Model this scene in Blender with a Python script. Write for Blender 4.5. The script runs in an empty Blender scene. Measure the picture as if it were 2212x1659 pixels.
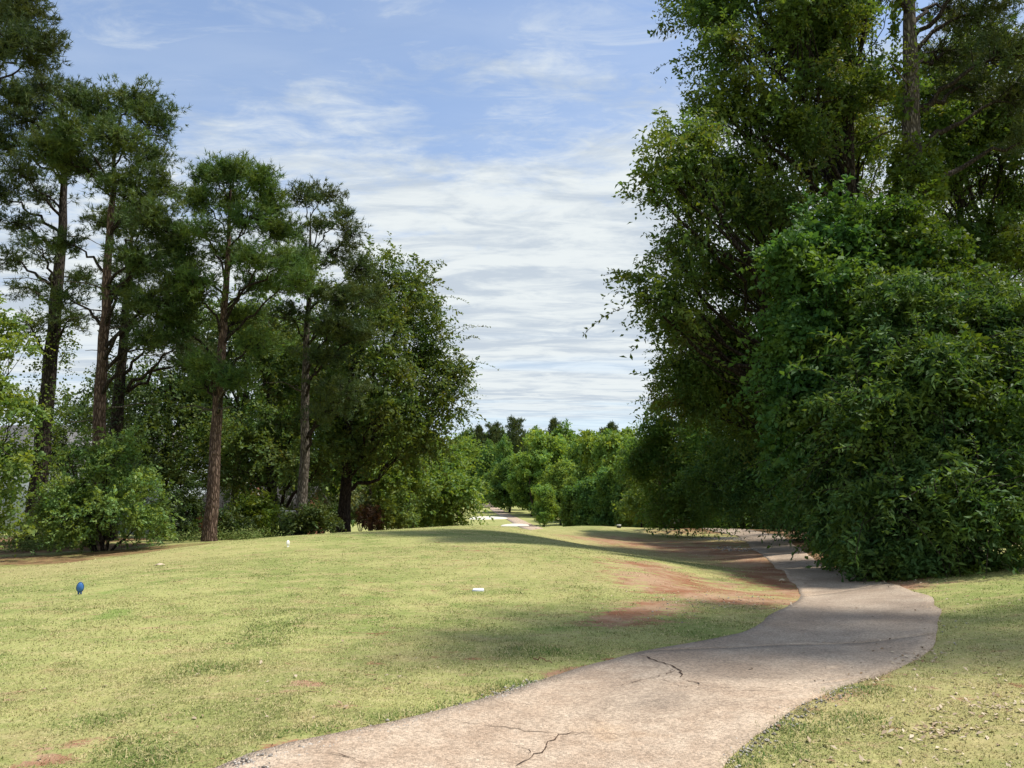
import bpy, math, random
import numpy as np
from mathutils import Vector

SC = bpy.context.scene
COL = SC.collection
R = math.radians

# ------------------------------------------------------------------ camera, sky, sun, exposure
PITCH = R(7.5)
CAM_Z = 1.6
FPX = 1661.0                      # focal length in pixels of a 2212 px wide picture
cam_d = bpy.data.cameras.new('camera')
cam_d.sensor_width = 36.0
cam_d.lens = 36.0 * FPX / 2212.0
cam_d.clip_start = 0.05
cam_d.clip_end = 4000
cam = bpy.data.objects.new('camera', cam_d)
COL.objects.link(cam)
cam.location = (0, 0, CAM_Z)
cam.rotation_euler = (R(90) + PITCH, 0, 0)
SC.camera = cam

SUN_AZ = R(84)                    # clockwise from +Y (the view direction) towards +X
SUN_EL = R(62)
sun_d = bpy.data.lights.new('sun', 'SUN')
sun_d.energy = 2.7
sun_d.angle = R(3.5)
sun_d.color = (1.0, 0.94, 0.84)
sun = bpy.data.objects.new('sun', sun_d)
COL.objects.link(sun)
sdir = Vector((math.sin(SUN_AZ) * math.cos(SUN_EL), math.cos(SUN_AZ) * math.cos(SUN_EL), math.sin(SUN_EL)))
sun.rotation_euler = (-sdir).to_track_quat('-Z', 'Y').to_euler()
sun.location = (30, 30, 60)

SC.view_settings.view_transform = 'Standard'
SC.view_settings.look = 'None'
SC.view_settings.exposure = 1.12
SC.view_settings.gamma = 1.0
SC.view_settings.use_curve_mapping = False
SC.cycles.max_bounces = 9
SC.cycles.diffuse_bounces = 7
SC.cycles.glossy_bounces = 2
SC.cycles.transmission_bounces = 4
SC.cycles.transparent_max_bounces = 4
SC.cycles.volume_bounces = 0
SC.cycles.volume_step_rate = 4.0
SC.cycles.use_denoising = True
SC.cycles.denoiser = 'OPENIMAGEDENOISE'

HAZE = 0.0026
CLOUD_GAIN = 0.362
SKY_STRENGTH = 0.098


class NT:
    """small helper for building node trees"""
    def __init__(self, tree):
        self.t = tree
        tree.nodes.clear()

    def n(self, typ, _props=None, **ins):
        nd = self.t.nodes.new(typ)
        for k, v in (_props or {}).items():
            setattr(nd, k, v)
        for k, v in ins.items():
            self.set(nd, k, v)
        return nd

    def set(self, nd, key, v):
        sock = nd.inputs[int(key[1:])] if (key[0] == 'i' and key[1:].isdigit()) else nd.inputs[key.replace('_', ' ')]
        if isinstance(v, bpy.types.NodeSocket):
            self.t.links.new(v, sock)
        elif isinstance(v, bpy.types.Node):
            self.t.links.new(v.outputs[0], sock)
        else:
            if hasattr(sock.default_value, '__len__') and not hasattr(v, '__len__'):
                v = (v,) * len(sock.default_value)
            if hasattr(sock.default_value, '__len__') and len(sock.default_value) == 4 and len(v) == 3:
                v = tuple(v) + (1.0,)
            sock.default_value = v

    def math(self, op, a, b=0.0, c=None, clamp=False):
        nd = self.n('ShaderNodeMath', dict(operation=op, use_clamp=clamp), i0=a, i1=b)
        if c is not None:
            self.set(nd, 'i2', c)
        return nd.outputs[0]

    def mix(self, f, a, b, mode='MIX'):
        nd = self.n('ShaderNodeMix', dict(data_type='RGBA', blend_type=mode, clamp_factor=True))
        self.set(nd, 'i0', f)
        self.set(nd, 'i6', a)
        self.set(nd, 'i7', b)
        return nd.outputs[2]

    def ss(self, x, a, b):
        nd = self.n('ShaderNodeMapRange', dict(interpolation_type='SMOOTHSTEP', clamp=True), i0=x, i1=a, i2=b, i3=0.0, i4=1.0)
        return nd.outputs[0]

    def noise(self, vec, scale, detail=4.0, rough=0.55, dist=0.0):
        nd = self.n('ShaderNodeTexNoise', None, Scale=scale, Detail=detail, Roughness=rough, Distortion=dist)
        if vec is not None:
            self.set(nd, 'Vector', vec)
        return nd.outputs[0]

    def vscale(self, vec, s):
        return self.n('ShaderNodeVectorMath', dict(operation='MULTIPLY'), i0=vec, i1=s).outputs[0]


def build_world():
    w = bpy.data.worlds.new('World')
    SC.world = w
    w.use_nodes = True
    N = NT(w.node_tree)
    sky = N.n('ShaderNodeTexSky', dict(sky_type='NISHITA', sun_disc=False, sun_elevation=SUN_EL, sun_rotation=SUN_AZ,
                                       air_density=1.0, dust_density=0.5, ozone_density=2.0))
    geo = N.n('ShaderNodeTexCoord')
    d = geo.outputs['Generated']
    sep = N.n('ShaderNodeSeparateXYZ', None, i0=d)
    z = N.math('MAXIMUM', sep.outputs[2], 0.0)
    zz = N.math('ADD', z, 0.035)
    px = N.math('DIVIDE', sep.outputs[0], zz)
    py = N.math('DIVIDE', sep.outputs[1], zz)
    P = N.n('ShaderNodeCombineXYZ', None, i0=px, i1=py, i2=0.0).outputs[0]
    # a cloud sheet that begins ahead and reaches the horizon; broken wisps elsewhere
    big = N.noise(N.vscale(P, (0.8, 0.8, 1)), 1.0, 3, 0.5)
    mid = N.noise(N.vscale(P, (1.6, 2.9, 1)), 1.0, 6, 0.62, 0.4)
    fine = N.noise(N.vscale(P, (6.0, 9.5, 1)), 1.0, 6, 0.65, 0.6)
    edge = N.math('ADD', N.math('MULTIPLY', px, 0.24), py)          # py + .24 px
    wob = N.math('MULTIPLY_ADD', N.math('SUBTRACT', mid, 0.5), 2.4, edge)
    wob = N.math('MULTIPLY_ADD', N.math('SUBTRACT', fine, 0.5), 1.5, wob)
    sheet = N.ss(wob, 1.30, 2.55)
    # thin, streaky gaps in the far part of the sheet
    farn = N.noise(N.vscale(P, (0.22, 0.9, 1)), 1.0, 5, 0.6, 0.3)
    gapf = N.math('MULTIPLY', N.ss(farn, 0.47, 0.64), N.ss(py, 3.8, 5.6))
    sheet = N.math('MULTIPLY', sheet, N.math('MULTIPLY_ADD', gapf, -0.38, 1.0))
    hor = N.ss(py, 6.5, 12.0)
    sheet = N.math('MULTIPLY', sheet, N.math('MULTIPLY_ADD', hor, -0.30, 1.0))
    wisp_n = N.noise(N.vscale(P, (2.2, 5.5, 1)), 1.0, 7, 0.68, 0.8)
    wisp = N.math('MULTIPLY', N.ss(wisp_n, 0.44, 0.76), N.ss(big, 0.38, 0.62))
    veil = N.math('MULTIPLY', N.ss(N.noise(N.vscale(P, (0.7, 1.6, 1)), 1.0, 3, 0.5), 0.35, 0.7), 0.30)
    back = N.math('MULTIPLY', N.ss(N.math('MULTIPLY_ADD', N.math('SUBTRACT', mid, 0.5), 2.2, N.math('MULTIPLY', py, -1.0)), -0.2, 1.0), 0.9)  # cloud cover behind the camera, added for more fill light
    cover = N.math('MAXIMUM', N.math('MAXIMUM', sheet, back), N.math('MAXIMUM', N.math('MULTIPLY', wisp, 0.75), veil))
    # light and grey parts of the cloud
    sh = N.noise(N.vscale(P, (2.4, 5.2, 1)), 1.0, 7, 0.66, 0.5)
    sh2 = N.noise(N.vscale(P, (0.5, 1.3, 1)), 1.0, 4, 0.55, 0.2)
    shade = N.ss(N.math('MULTIPLY_ADD', sh2, 0.4, N.math('MULTIPLY', sh, 0.6)), 0.40, 0.58)
    ccol = N.mix(shade, (0.74, 0.84, 0.95), (1.07, 1.14, 1.16))
    ccol = N.mix(hor, ccol, (0.80, 0.98, 1.20))
    ccol = N.vscale(ccol, (CLOUD_GAIN / SKY_STRENGTH,) * 3)
    blue = N.vscale(sky.outputs[0], (0.92, 0.92, 0.94))
    skyc = N.mix(0.22, blue, N.vscale((1, 1, 1), (0.24 / SKY_STRENGTH, 0.29 / SKY_STRENGTH, 0.37 / SKY_STRENGTH)))
    col = N.mix(cover, skyc, ccol)
    bg = N.n('ShaderNodeBackground', None, Color=col, Strength=SKY_STRENGTH)
    out = N.n('ShaderNodeOutputWorld')
    N.t.links.new(bg.outputs[0], out.inputs[0])


build_world()

# ------------------------------------------------------------------ helpers: views, terrain, noise
cp, sp = math.cos(PITCH), math.sin(PITCH)


def ray(u, v):
    x = (u - 1106.0) / FPX
    yu = (829.5 - v) / FPX
    return np.array([x, cp - yu * sp, sp + yu * cp])


def at(u, v, Y):
    d = ray(u, v)
    return np.array([0, 0, CAM_Z]) + d * (Y / d[1])


rng = np.random.default_rng(7)


def vnoise(x, y, s, seed=0):
    """value noise in [0,1], cell size 1/s"""
    x = np.asarray(x, float) * s + 1000.0
    y = np.asarray(y, float) * s + 1000.0
    xi = np.floor(x).astype(np.int64)
    yi = np.floor(y).astype(np.int64)
    fx = x - xi
    fy = y - yi
    fx = fx * fx * (3 - 2 * fx)
    fy = fy * fy * (3 - 2 * fy)

    def h(a, b):
        n = (a * 374761393 + b * 668265263 + seed * 1442695041) & 0xffffffff
        n = ((n ^ (n >> 13)) * 1274126177) & 0xffffffff
        return ((n ^ (n >> 16)) & 0xffff) / 65535.0
    return (h(xi, yi) * (1 - fx) + h(xi + 1, yi) * fx) * (1 - fy) + (h(xi, yi + 1) * (1 - fx) + h(xi + 1, yi + 1) * fx) * fy


def fbm(x, y, s, seed=0, o=4):
    a, t, w = 0, 0, 1.0
    for i in range(o):
        a = a + w * vnoise(x, y, s * 2 ** i, seed + i)
        t += w
        w *= 0.5
    return a / t


# control points of the ground: (x, y, z), most of them read along sight lines
CP = []


def c(u, v, Y):
    CP.append(tuple(at(u, v, Y)))


for x in (-30, -15, -7, 0, 7, 15, 30):
    CP += [(x, -20, 0.0), (x, -6, 0.0)]
for x in (-4, -2, 0, 2, 4):
    CP += [(x, 2.0, 0.0), (x, 4.3, 0.0)]
c(480, 1640, 4.5); c(1100, 1500, 5.9); c(1810, 1500, 5.9); c(1450, 1400, 7.55); c(2000, 1400, 7.6)
c(1700, 1320, 10.1); c(2030, 1320, 9.8); c(1800, 1250, 15.0); c(1690, 1200, 23.0); c(1650, 1160, 34); c(1640, 1151, 38.5)
c(172, 1283, 11.3); c(0, 1300, 10.6); c(1033, 1275, 11.6); c(622, 1181, 18.6); c(900, 1143, 27); c(1120, 1141, 29.5)
c(750, 1150, 25.2); c(600, 1160, 23.2); c(430, 1178, 20.8); c(250, 1215, 16.8); c(0, 1255, 14.0); c(-250, 1300, 12.0)
c(0, 1228, 19.5); c(200, 1212, 21.5); c(355, 1166, 30); c(230, 1186, 26); c(455, 1169, 27.4); c(0, 1184, 30); c(-300, 1200, 28)
c(560, 1165, 29); c(700, 1160, 34); c(850, 1160, 38); c(1000, 1165, 42)
c(1170, 1143, 40); c(1250, 1136, 43); c(1340, 1139, 42.5); c(1432, 1150, 41); c(1520, 1142, 43); c(1300, 1160, 36); c(1400, 1168, 35)
c(1180, 1163, 24.5); c(1300, 1188, 19.6); c(1400, 1213, 15.9); c(1300, 1260, 12.4); c(1500, 1203, 24.5); c(1610, 1227, 20); c(1430, 1240, 14.0); c(1330, 1192, 22.5); c(1240, 1172, 28.5)
c(1660, 1268, 14.2); c(1530, 1262, 13.9); c(1460, 1178, 31); c(1350, 1330, 9.6); c(1560, 1330, 9.7); c(1250, 1350, 9.0)
c(2212, 1215, 14.6); c(2100, 1250, 12.7); c(2212, 1400, 7.2); c(2350, 1300, 9.4); c(2600, 1250, 14); c(2500, 1190, 22)
for x, y, z in ((6, 52, -1.9), (12, 52, -1.8), (20, 48, -1.4), (30, 35, -0.9), (0, 50, -2.0), (-8, 50, -2.0), (-18, 45, -1.4), (-32, 45, -1.3),
                (-45, 30, -1.2), (45, 25, -0.8), (0, 62, -3.4), (14, 62, -3.3), (-18, 65, -2.8), (35, 65, -3.0), (-45, 65, -2.2),
                (0, 85, -4.2), (30, 90, -4.3), (-30, 90, -3.6), (60, 90, -4.0), (-70, 80, -3), (80, 40, -1.5), (-80, 30, -1.5)):
    CP.append((x, y, z))
c(1110, 1137, 115); c(1050, 1121, 150); c(1140, 1139, 108); c(1085, 1106, 180); c(1050, 1086, 230); c(1045, 1071, 270); c(1040, 1056, 320)
for x, y, z in ((40, 150, -4.5), (-40, 150, -4.5), (50, 230, -3), (-60, 230, -3), (60, 320, 0.5), (-80, 320, 0.5),
                (0, 420, 3.5), (120, 420, 3.5), (-140, 420, 3.5), (140, 200, -3), (-140, 200, -3), (-150, 60, -2), (150, 60, -2),
                (150, -80, 0), (-150, -80, 0), (0, -80, 0)):
    CP.append((x, y, z))
CP = np.array(CP)


def _k(r2):
    return 0.5 * r2 * np.log(r2 + 1e-9)


def fit_tps():
    n = len(CP)
    P = CP[:, :2]
    d2 = ((P[:, None] - P[None]) ** 2).sum(-1)
    A = np.zeros((n + 3, n + 3))
    A[:n, :n] = _k(d2) + np.eye(n) * 0.03
    A[:n, n] = 1
    A[:n, n + 1:] = P
    A[n, :n] = 1
    A[n + 1:, :n] = P.T
    b = np.zeros(n + 3)
    b[:n] = CP[:, 2]
    return np.linalg.solve(A, b)


TW = fit_tps()


def ground_z(x, y):
    x = np.atleast_1d(np.asarray(x, float)).ravel()
    y = np.atleast_1d(np.asarray(y, float)).ravel()
    xc = np.clip(x, -150, 150)
    yc = np.clip(y, -80, 420)
    out = np.empty(len(x))
    for i in range(0, len(x), 20000):
        X, Y = xc[i:i + 20000], yc[i:i + 20000]
        d2 = (X[:, None] - CP[None, :, 0]) ** 2 + (Y[:, None] - CP[None, :, 1]) ** 2
        out[i:i + 20000] = _k(d2) @ TW[:len(CP)] + TW[-3] + TW[-2] * X + TW[-1] * Y
    out += 0.03 * (fbm(x, y, 0.6, 5, 3) - 0.5) + 0.015 * (fbm(x, y, 2.5, 9, 2) - 0.5)
    return out


def gz(x, y):
    return float(ground_z(x, y)[0])


def ground_at(u, v, ymin=3.0, ymax=360.0):
    """first ground point seen along a sight line"""
    d = ray(u, v)
    Y = np.geomspace(ymin, ymax, 900)
    P = np.array([0, 0, CAM_Z]) + d[None] * (Y / d[1])[:, None]
    h = P[:, 2] - ground_z(P[:, 0], P[:, 1])
    i = np.argmax(h <= 0) if (h <= 0).any() else len(Y) - 1
    if i > 0 and h[i] <= 0:
        t = h[i - 1] / (h[i - 1] - h[i])
        p = P[i - 1] * (1 - t) + P[i] * t
    else:
        p = P[i]
    return np.array([p[0], p[1], gz(p[0], p[1])])


def foot(u, Y):
    """ground point at depth Y under picture column u (columns are near vertical planes)"""
    x = (u - 1106.0) / FPX * Y / (cp + 0.13 * 0.17)
    return np.array([x, Y, gz(x, Y)])


# ------------------------------------------------------------------ helpers: objects and meshes
def new_mesh(name, verts, faces, attrs=None, smooth=False):
    """verts (N,3); faces (M,k) array or list of arrays of equal k"""
    me = bpy.data.meshes.new(name)
    verts = np.ascontiguousarray(verts, dtype=np.float32)
    fl = faces if isinstance(faces, list) else [faces]
    fl = [np.asarray(f, dtype=np.int32) for f in fl if len(f)]
    nl = sum(f.size for f in fl)
    nf = sum(len(f) for f in fl)
    me.vertices.add(len(verts))
    me.vertices.foreach_set('co', verts.ravel())
    me.loops.add(nl)
    me.loops.foreach_set('vertex_index', np.concatenate([f.ravel() for f in fl]))
    me.polygons.add(nf)
    tot = np.concatenate([np.full(len(f), f.shape[1], np.int32) for f in fl])
    st = np.concatenate([[0], np.cumsum(tot)[:-1]]).astype(np.int32)
    me.polygons.foreach_set('loop_start', st)
    me.polygons.foreach_set('loop_total', tot)
    if smooth:
        me.polygons.foreach_set('use_smooth', np.ones(nf, bool))
    me.update(calc_edges=True)
    for k, (dom, val) in (attrs or {}).items():
        a = me.attributes.new(k, 'FLOAT', dom)
        a.data.foreach_set('value', np.ascontiguousarray(val, dtype=np.float32))
    return me


def link(name, me, mat=None, parent=None, loc=None):
    o = bpy.data.objects.new(name, me)
    COL.objects.link(o)
    if mat and me is not None and not me.materials:
        me.materials.append(mat)
    if parent is not None:
        o.parent = parent
    if loc is not None:
        o.location = loc
    return o


def tag(o, label=None, cat=None, group=None, kind=None):
    if label:
        o['label'] = label
    if cat:
        o['category'] = cat
    if group:
        o['group'] = group
    if kind:
        o['kind'] = kind
    return o


def thing(name, label, cat, loc, group=None):
    o = bpy.data.objects.new(name, None)
    o.empty_display_size = 0.3
    COL.objects.link(o)
    o.location = loc
    return tag(o, label, cat, group)


def part(name, V, F, mat, root, smooth=False, attrs=None):
    V = np.asarray(V, float) - np.array(root.location)[None]
    return link(name, new_mesh(name, V, F, attrs, smooth), mat, root)


class MB:
    """collects simple shapes (quads) for one mesh"""
    def __init__(self):
        self.v, self.f, self.n = [], [], 0

    def add(self, V, F):
        V = np.asarray(V, float)
        self.v.append(V)
        self.f.append(np.asarray(F, int) + self.n)
        self.n += len(V)
        return self

    def box(self, x0, x1, y0, y1, z0, z1):
        V = [(x0, y0, z0), (x1, y0, z0), (x1, y1, z0), (x0, y1, z0), (x0, y0, z1), (x1, y0, z1), (x1, y1, z1), (x0, y1, z1)]
        return self.add(V, [(0, 3, 2, 1), (4, 5, 6, 7), (0, 1, 5, 4), (1, 2, 6, 5), (2, 3, 7, 6), (3, 0, 4, 7)])

    def hexa(self, bottom, top):
        return self.add(list(bottom) + list(top), [(0, 3, 2, 1), (4, 5, 6, 7), (0, 1, 5, 4), (1, 2, 6, 5), (2, 3, 7, 6), (3, 0, 4, 7)])

    def bar(self, a, b, w, t):
        a, b = np.array(a, float), np.array(b, float)
        d = (b - a) / np.linalg.norm(b - a)
        s = np.cross(d, (0, 1, 0)) if abs(d[1]) < 0.9 else np.cross(d, (1, 0, 0))
        s /= np.linalg.norm(s)
        q = np.cross(d, s)
        bt = [a + s * w * i / 2 + q * t * j / 2 for i, j in ((-1, -1), (1, -1), (1, 1), (-1, 1))]
        return self.hexa(bt, [p + (b - a) for p in bt])

    def obj(self, name, mat, root=None, smooth=False):
        V = np.concatenate(self.v)
        F = np.concatenate(self.f)
        if root is None:
            return link(name, new_mesh(name, V, F, None, smooth), mat)
        return part(name, V, F, mat, root, smooth)


def unit(a):
    return a / (np.linalg.norm(a, axis=-1, keepdims=True) + 1e-9)


def tube(pts, rad, sides=8, rough=0.0, r=None, cap=True):
    """tapered tube along a polyline -> verts, list of face arrays"""
    pts = np.asarray(pts, float)
    rad = np.asarray(rad, float)
    n = len(pts)
    tang = unit(np.gradient(pts, axis=0))
    ref = np.array([0.3, 0.9, 0.1]) if abs(tang[0, 2]) > 0.7 else np.array([0.05, 0.1, 1.0])
    s = unit(np.cross(tang, ref))
    q = np.cross(tang, s)
    a = np.linspace(0, 2 * np.pi, sides, endpoint=False)
    rr = rad[:, None] * np.ones((n, sides))
    if rough and r is not None:
        rr = rr * (1 + rough * (r.random((n, sides)) - 0.5))
    V = pts[:, None] + rr[..., None] * (np.cos(a)[None, :, None] * s[:, None] + np.sin(a)[None, :, None] * q[:, None])
    V = V.reshape(-1, 3)
    i, j = np.meshgrid(np.arange(n - 1), np.arange(sides), indexing='ij')
    k = (j + 1) % sides
    F = np.stack([i * sides + j, i * sides + k, (i + 1) * sides + k, (i + 1) * sides + j], -1).reshape(-1, 4)
    return V, F


def curve(a, b, sag=0.0, n=7, wob=0.0, r=None, up=0.0):
    """curve from a to b; sag bends the middle in z, up lifts the end tangent"""
    t = np.linspace(0, 1, n)[:, None]
    a, b = np.array(a, float), np.array(b, float)
    P = a * (1 - t) + b * t
    P[:, 2:3] += sag * 4 * t * (1 - t) + up * (t ** 2 - t)
    if wob and r is not None:
        P += (r.random((n, 3)) - 0.5) * wob * np.sin(np.pi * t)
    return P


# ------------------------------------------------------------------ materials
def new_mat(name):
    m = bpy.data.materials.new(name)
    m.use_nodes = True
    return m, NT(m.node_tree)


def finish(N, shader, disp=None):
    out = N.n('ShaderNodeOutputMaterial')
    N.t.links.new(shader, out.inputs[0])


def plain(name, col, rough=0.7, var=0.15, scale=3.0, bump=0.0, spec=0.3):
    m, N = new_mat(name)
    co = N.n('ShaderNodeTexCoord').outputs['Object']
    ns = N.noise(co, scale, 5, 0.6)
    cc = N.mix(ns, tuple(x * (1 - var) for x in col), tuple(min(1, x * (1 + var)) for x in col))
    b = N.n('ShaderNodeBsdfPrincipled', None, Base_Color=cc, Roughness=rough)
    b.inputs['Specular IOR Level'].default_value = spec
    if bump:
        bp = N.n('ShaderNodeBump', None, Strength=bump, Distance=0.02, Height=N.noise(co, scale * 6, 4))
        N.t.links.new(bp.outputs[0], b.inputs['Normal'])
    finish(N, b.outputs[0])
    return m


def leaf_mat(name, ca, cb, odd=None, oddp=0.0, trans=0.35, gloss=0.25, clump=0.45, yellow=1.25):
    """foliage: colour runs between ca and cb with the leaf's own tint and with a soft clump noise; thin leaves let light through"""
    m, N = new_mat(name)
    tint = N.n('ShaderNodeAttribute', dict(attribute_name='tint')).outputs['Fac']
    pos = N.n('ShaderNodeNewGeometry').outputs['Position']
    ns = N.ss(N.noise(pos, clump, 3, 0.6), 0.34, 0.66)
    f = N.math('MULTIPLY_ADD', ns, 0.5, N.math('MULTIPLY', tint, 0.5))
    col = N.mix(f, ca, cb)
    if odd:
        o = N.math('MULTIPLY', N.ss(N.noise(pos, clump * 1.7 + 0.1, 3, 0.6), 1 - oddp - 0.35, 1 - oddp), N.ss(tint, 0.25, 0.6))
        col = N.mix(o, col, odd)
    hue = N.ss(N.noise(pos, clump * 2.1 + 0.07, 3, 0.6), 0.36, 0.64)
    col = N.mix(1.0, col, N.mix(hue, (1.14, 1.02, 0.80), (0.84, 0.99, 1.22)), 'MULTIPLY')
    oi = N.n('ShaderNodeObjectInfo')
    col = N.mix(1.0, col, oi.outputs['Color'], 'MULTIPLY')
    b = N.n('ShaderNodeBsdfPrincipled', None, Base_Color=col, Roughness=0.58)
    b.inputs['Specular IOR Level'].default_value = gloss
    t = N.n('ShaderNodeBsdfTranslucent', None, Color=N.mix(1.0, col, (1.35 * yellow, 1.45, 0.55), 'MULTIPLY'))
    mx = N.n('ShaderNodeMixShader', None, i0=trans)
    N.t.links.new(b.outputs[0], mx.inputs[1])
    N.t.links.new(t.outputs[0], mx.inputs[2])
    finish(N, mx.outputs[0])
    return m


def bark_mat(name, ca, cb, sx=14.0, sz=3.0, bump=0.8):
    m, N = new_mat(name)
    co = N.n('ShaderNodeTexCoord').outputs['Object']
    v = N.vscale(co, (sx, sx, sz))
    vor = N.n('ShaderNodeTexVoronoi', dict(feature='DISTANCE_TO_EDGE'), Scale=1.0)
    N.set(vor, 'Vector', N.n('ShaderNodeVectorMath', dict(operation='ADD'), i0=v, i1=N.vscale(N.n('ShaderNodeTexNoise', None, Vector=v, Scale=0.8, Detail=3.0).outputs[1], (1.2,) * 3)).outputs[0])
    cr = N.ss(vor.outputs[0], 0.02, 0.28)
    ns = N.noise(co, 2.2, 5, 0.65)
    col = N.mix(ns, ca, cb)
    col = N.mix(cr, tuple(x * 0.45 for x in ca), col)
    b = N.n('ShaderNodeBsdfPrincipled', None, Base_Color=col, Roughness=0.9)
    b.inputs['Specular IOR Level'].default_value = 0.1
    bp = N.n('ShaderNodeBump', None, Strength=bump, Distance=0.05, Height=N.math('MULTIPLY_ADD', N.noise(v, 3.0, 4), 0.4, cr))
    N.t.links.new(bp.outputs[0], b.inputs['Normal'])
    finish(N, b.outputs[0])
    return m


GREEN_A, GREEN_B = (0.210, 0.248, 0.074), (0.340, 0.345, 0.128)
STRAW = (0.46, 0.395, 0.21)
CLAY_A, CLAY_B = (0.25, 0.112, 0.062), (0.37, 0.245, 0.155)


def grass_colour(N, pos, dirt, dry):
    """shared by the turf sheet and the blades standing on it"""
    n1 = N.noise(pos, 0.35, 4, 0.6)
    n2 = N.noise(pos, 1.7, 4, 0.6)
    n3 = N.noise(N.vscale(pos, (1, 1.6, 1)), 7.0, 4, 0.65)
    f = N.math('MULTIPLY_ADD', n1, 0.55, N.math('MULTIPLY', n2, 0.45))
    col = N.mix(N.ss(f, 0.40, 0.58), GREEN_A, GREEN_B)
    worn = N.ss(N.noise(N.vscale(pos, (1.0, 2.2, 1)), 1.2, 6, 0.68), 0.50, 0.66)
    col = N.mix(N.math('MULTIPLY', worn, 0.60), col, (0.40, 0.33, 0.16))
    st = N.math('MULTIPLY', N.ss(n3, 0.48, 0.70), N.math('MULTIPLY_ADD', dry, 0.65, 0.30))
    col = N.mix(st, col, STRAW)
    col = N.mix(N.math('MULTIPLY', dry, 0.55), col, (0.36, 0.30, 0.14))
    lush = N.math('MULTIPLY', N.ss(N.noise(pos, 0.9, 3, 0.5), 0.60, 0.72), N.math('SUBTRACT', 1.0, dry, clamp=True))
    col = N.mix(N.math('MULTIPLY', lush, 0.6), col, (0.13, 0.225, 0.04))
    return col


def turf_mat():
    m, N = new_mat('turf')
    pos = N.n('ShaderNodeNewGeometry').outputs['Position']
    dirt0 = N.n('ShaderNodeAttribute', dict(attribute_name='dirt')).outputs['Fac']
    dry = N.n('ShaderNodeAttribute', dict(attribute_name='dry')).outputs['Fac']
    leafy = N.n('ShaderNodeAttribute', dict(attribute_name='litter')).outputs['Fac']
    col = grass_colour(N, pos, dirt0, dry)
    fine = N.noise(pos, 38.0, 4, 0.7)
    fine2 = N.noise(N.vscale(pos, (1, 0.5, 1)), 12.0, 4, 0.7)
    g = N.math('MULTIPLY_ADD', N.math('MULTIPLY_ADD', fine, 0.6, N.math('MULTIPLY', fine2, 0.4)), 1.1, 0.42)
    col = N.mix(1.0, col, N.n('ShaderNodeCombineColor', None, i0=g, i1=g, i2=g).outputs[0], 'MULTIPLY')
    # bare clay where the turf has worn away
    brk = N.math('MULTIPLY_ADD', N.math('SUBTRACT', N.noise(N.vscale(pos, (2.0, 4.5, 1)), 1.0, 7, 0.72), 0.5), 3.4, dirt0)
    brk = N.math('MULTIPLY_ADD', N.math('SUBTRACT', fine, 0.5), 1.3, brk)
    brk = N.math('MULTIPLY_ADD', N.math('SUBTRACT', N.noise(pos, 9.0, 6, 0.75), 0.5), 1.2, brk)
    cl = N.mix(N.ss(N.noise(pos, 1.1, 6, 0.7), 0.36, 0.62), CLAY_A, CLAY_B)
    cl = N.mix(N.ss(fine2, 0.5, 0.75), cl, (0.20, 0.115, 0.065))
    col = N.mix(N.ss(brk, 0.28, 0.72), col, cl)
    # brown needles and leaf litter under the trees
    lt = N.mix(N.ss(N.noise(pos, 2.6, 6, 0.7), 0.35, 0.65), (0.105, 0.062, 0.032), (0.26, 0.165, 0.085))
    col = N.mix(N.ss(N.math('MULTIPLY_ADD', N.math('SUBTRACT', N.noise(pos, 0.8, 6, 0.65), 0.5), 1.2, leafy), 0.35, 0.75), col, lt)
    b = N.n('ShaderNodeBsdfPrincipled', None, Base_Color=col, Roughness=0.9)
    b.inputs['Specular IOR Level'].default_value = 0.08
    hgt = N.math('MULTIPLY_ADD', N.noise(pos, 60.0, 3, 0.7), 0.5, fine2)
    bp = N.n('ShaderNodeBump', None, Strength=0.55, Distance=0.04, Height=hgt)
    N.t.links.new(bp.outputs[0], b.inputs['Normal'])
    finish(N, b.outputs[0])
    return m


def blade_mat():
    m, N = new_mat('grass_blade')
    pos = N.n('ShaderNodeNewGeometry').outputs['Position']
    tint = N.n('ShaderNodeAttribute', dict(attribute_name='tint')).outputs['Fac']
    dry = N.n('ShaderNodeAttribute', dict(attribute_name='dry')).outputs['Fac']
    lush = N.n('ShaderNodeAttribute', dict(attribute_name='lush')).outputs['Fac']
    col = grass_colour(N, pos, 0.0, dry)
    col = N.mix(lush, col, (0.10, 0.205, 0.03))
    col = N.mix(N.ss(tint, 0.80, 0.86), col, (0.47, 0.40, 0.22))
    g = N.math('MULTIPLY_ADD', tint, 0.85, 0.55)
    col = N.mix(1.0, col, N.n('ShaderNodeCombineColor', None, i0=g, i1=g, i2=g).outputs[0], 'MULTIPLY')
    b = N.n('ShaderNodeBsdfPrincipled', None, Base_Color=col, Roughness=0.55)
    b.inputs['Specular IOR Level'].default_value = 0.2
    t = N.n('ShaderNodeBsdfTranslucent', None, Color=col)
    mx = N.n('ShaderNodeMixShader', None, i0=0.35)
    N.t.links.new(b.outputs[0], mx.inputs[1])
    N.t.links.new(t.outputs[0], mx.inputs[2])
    finish(N, mx.outputs[0])
    return m


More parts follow.
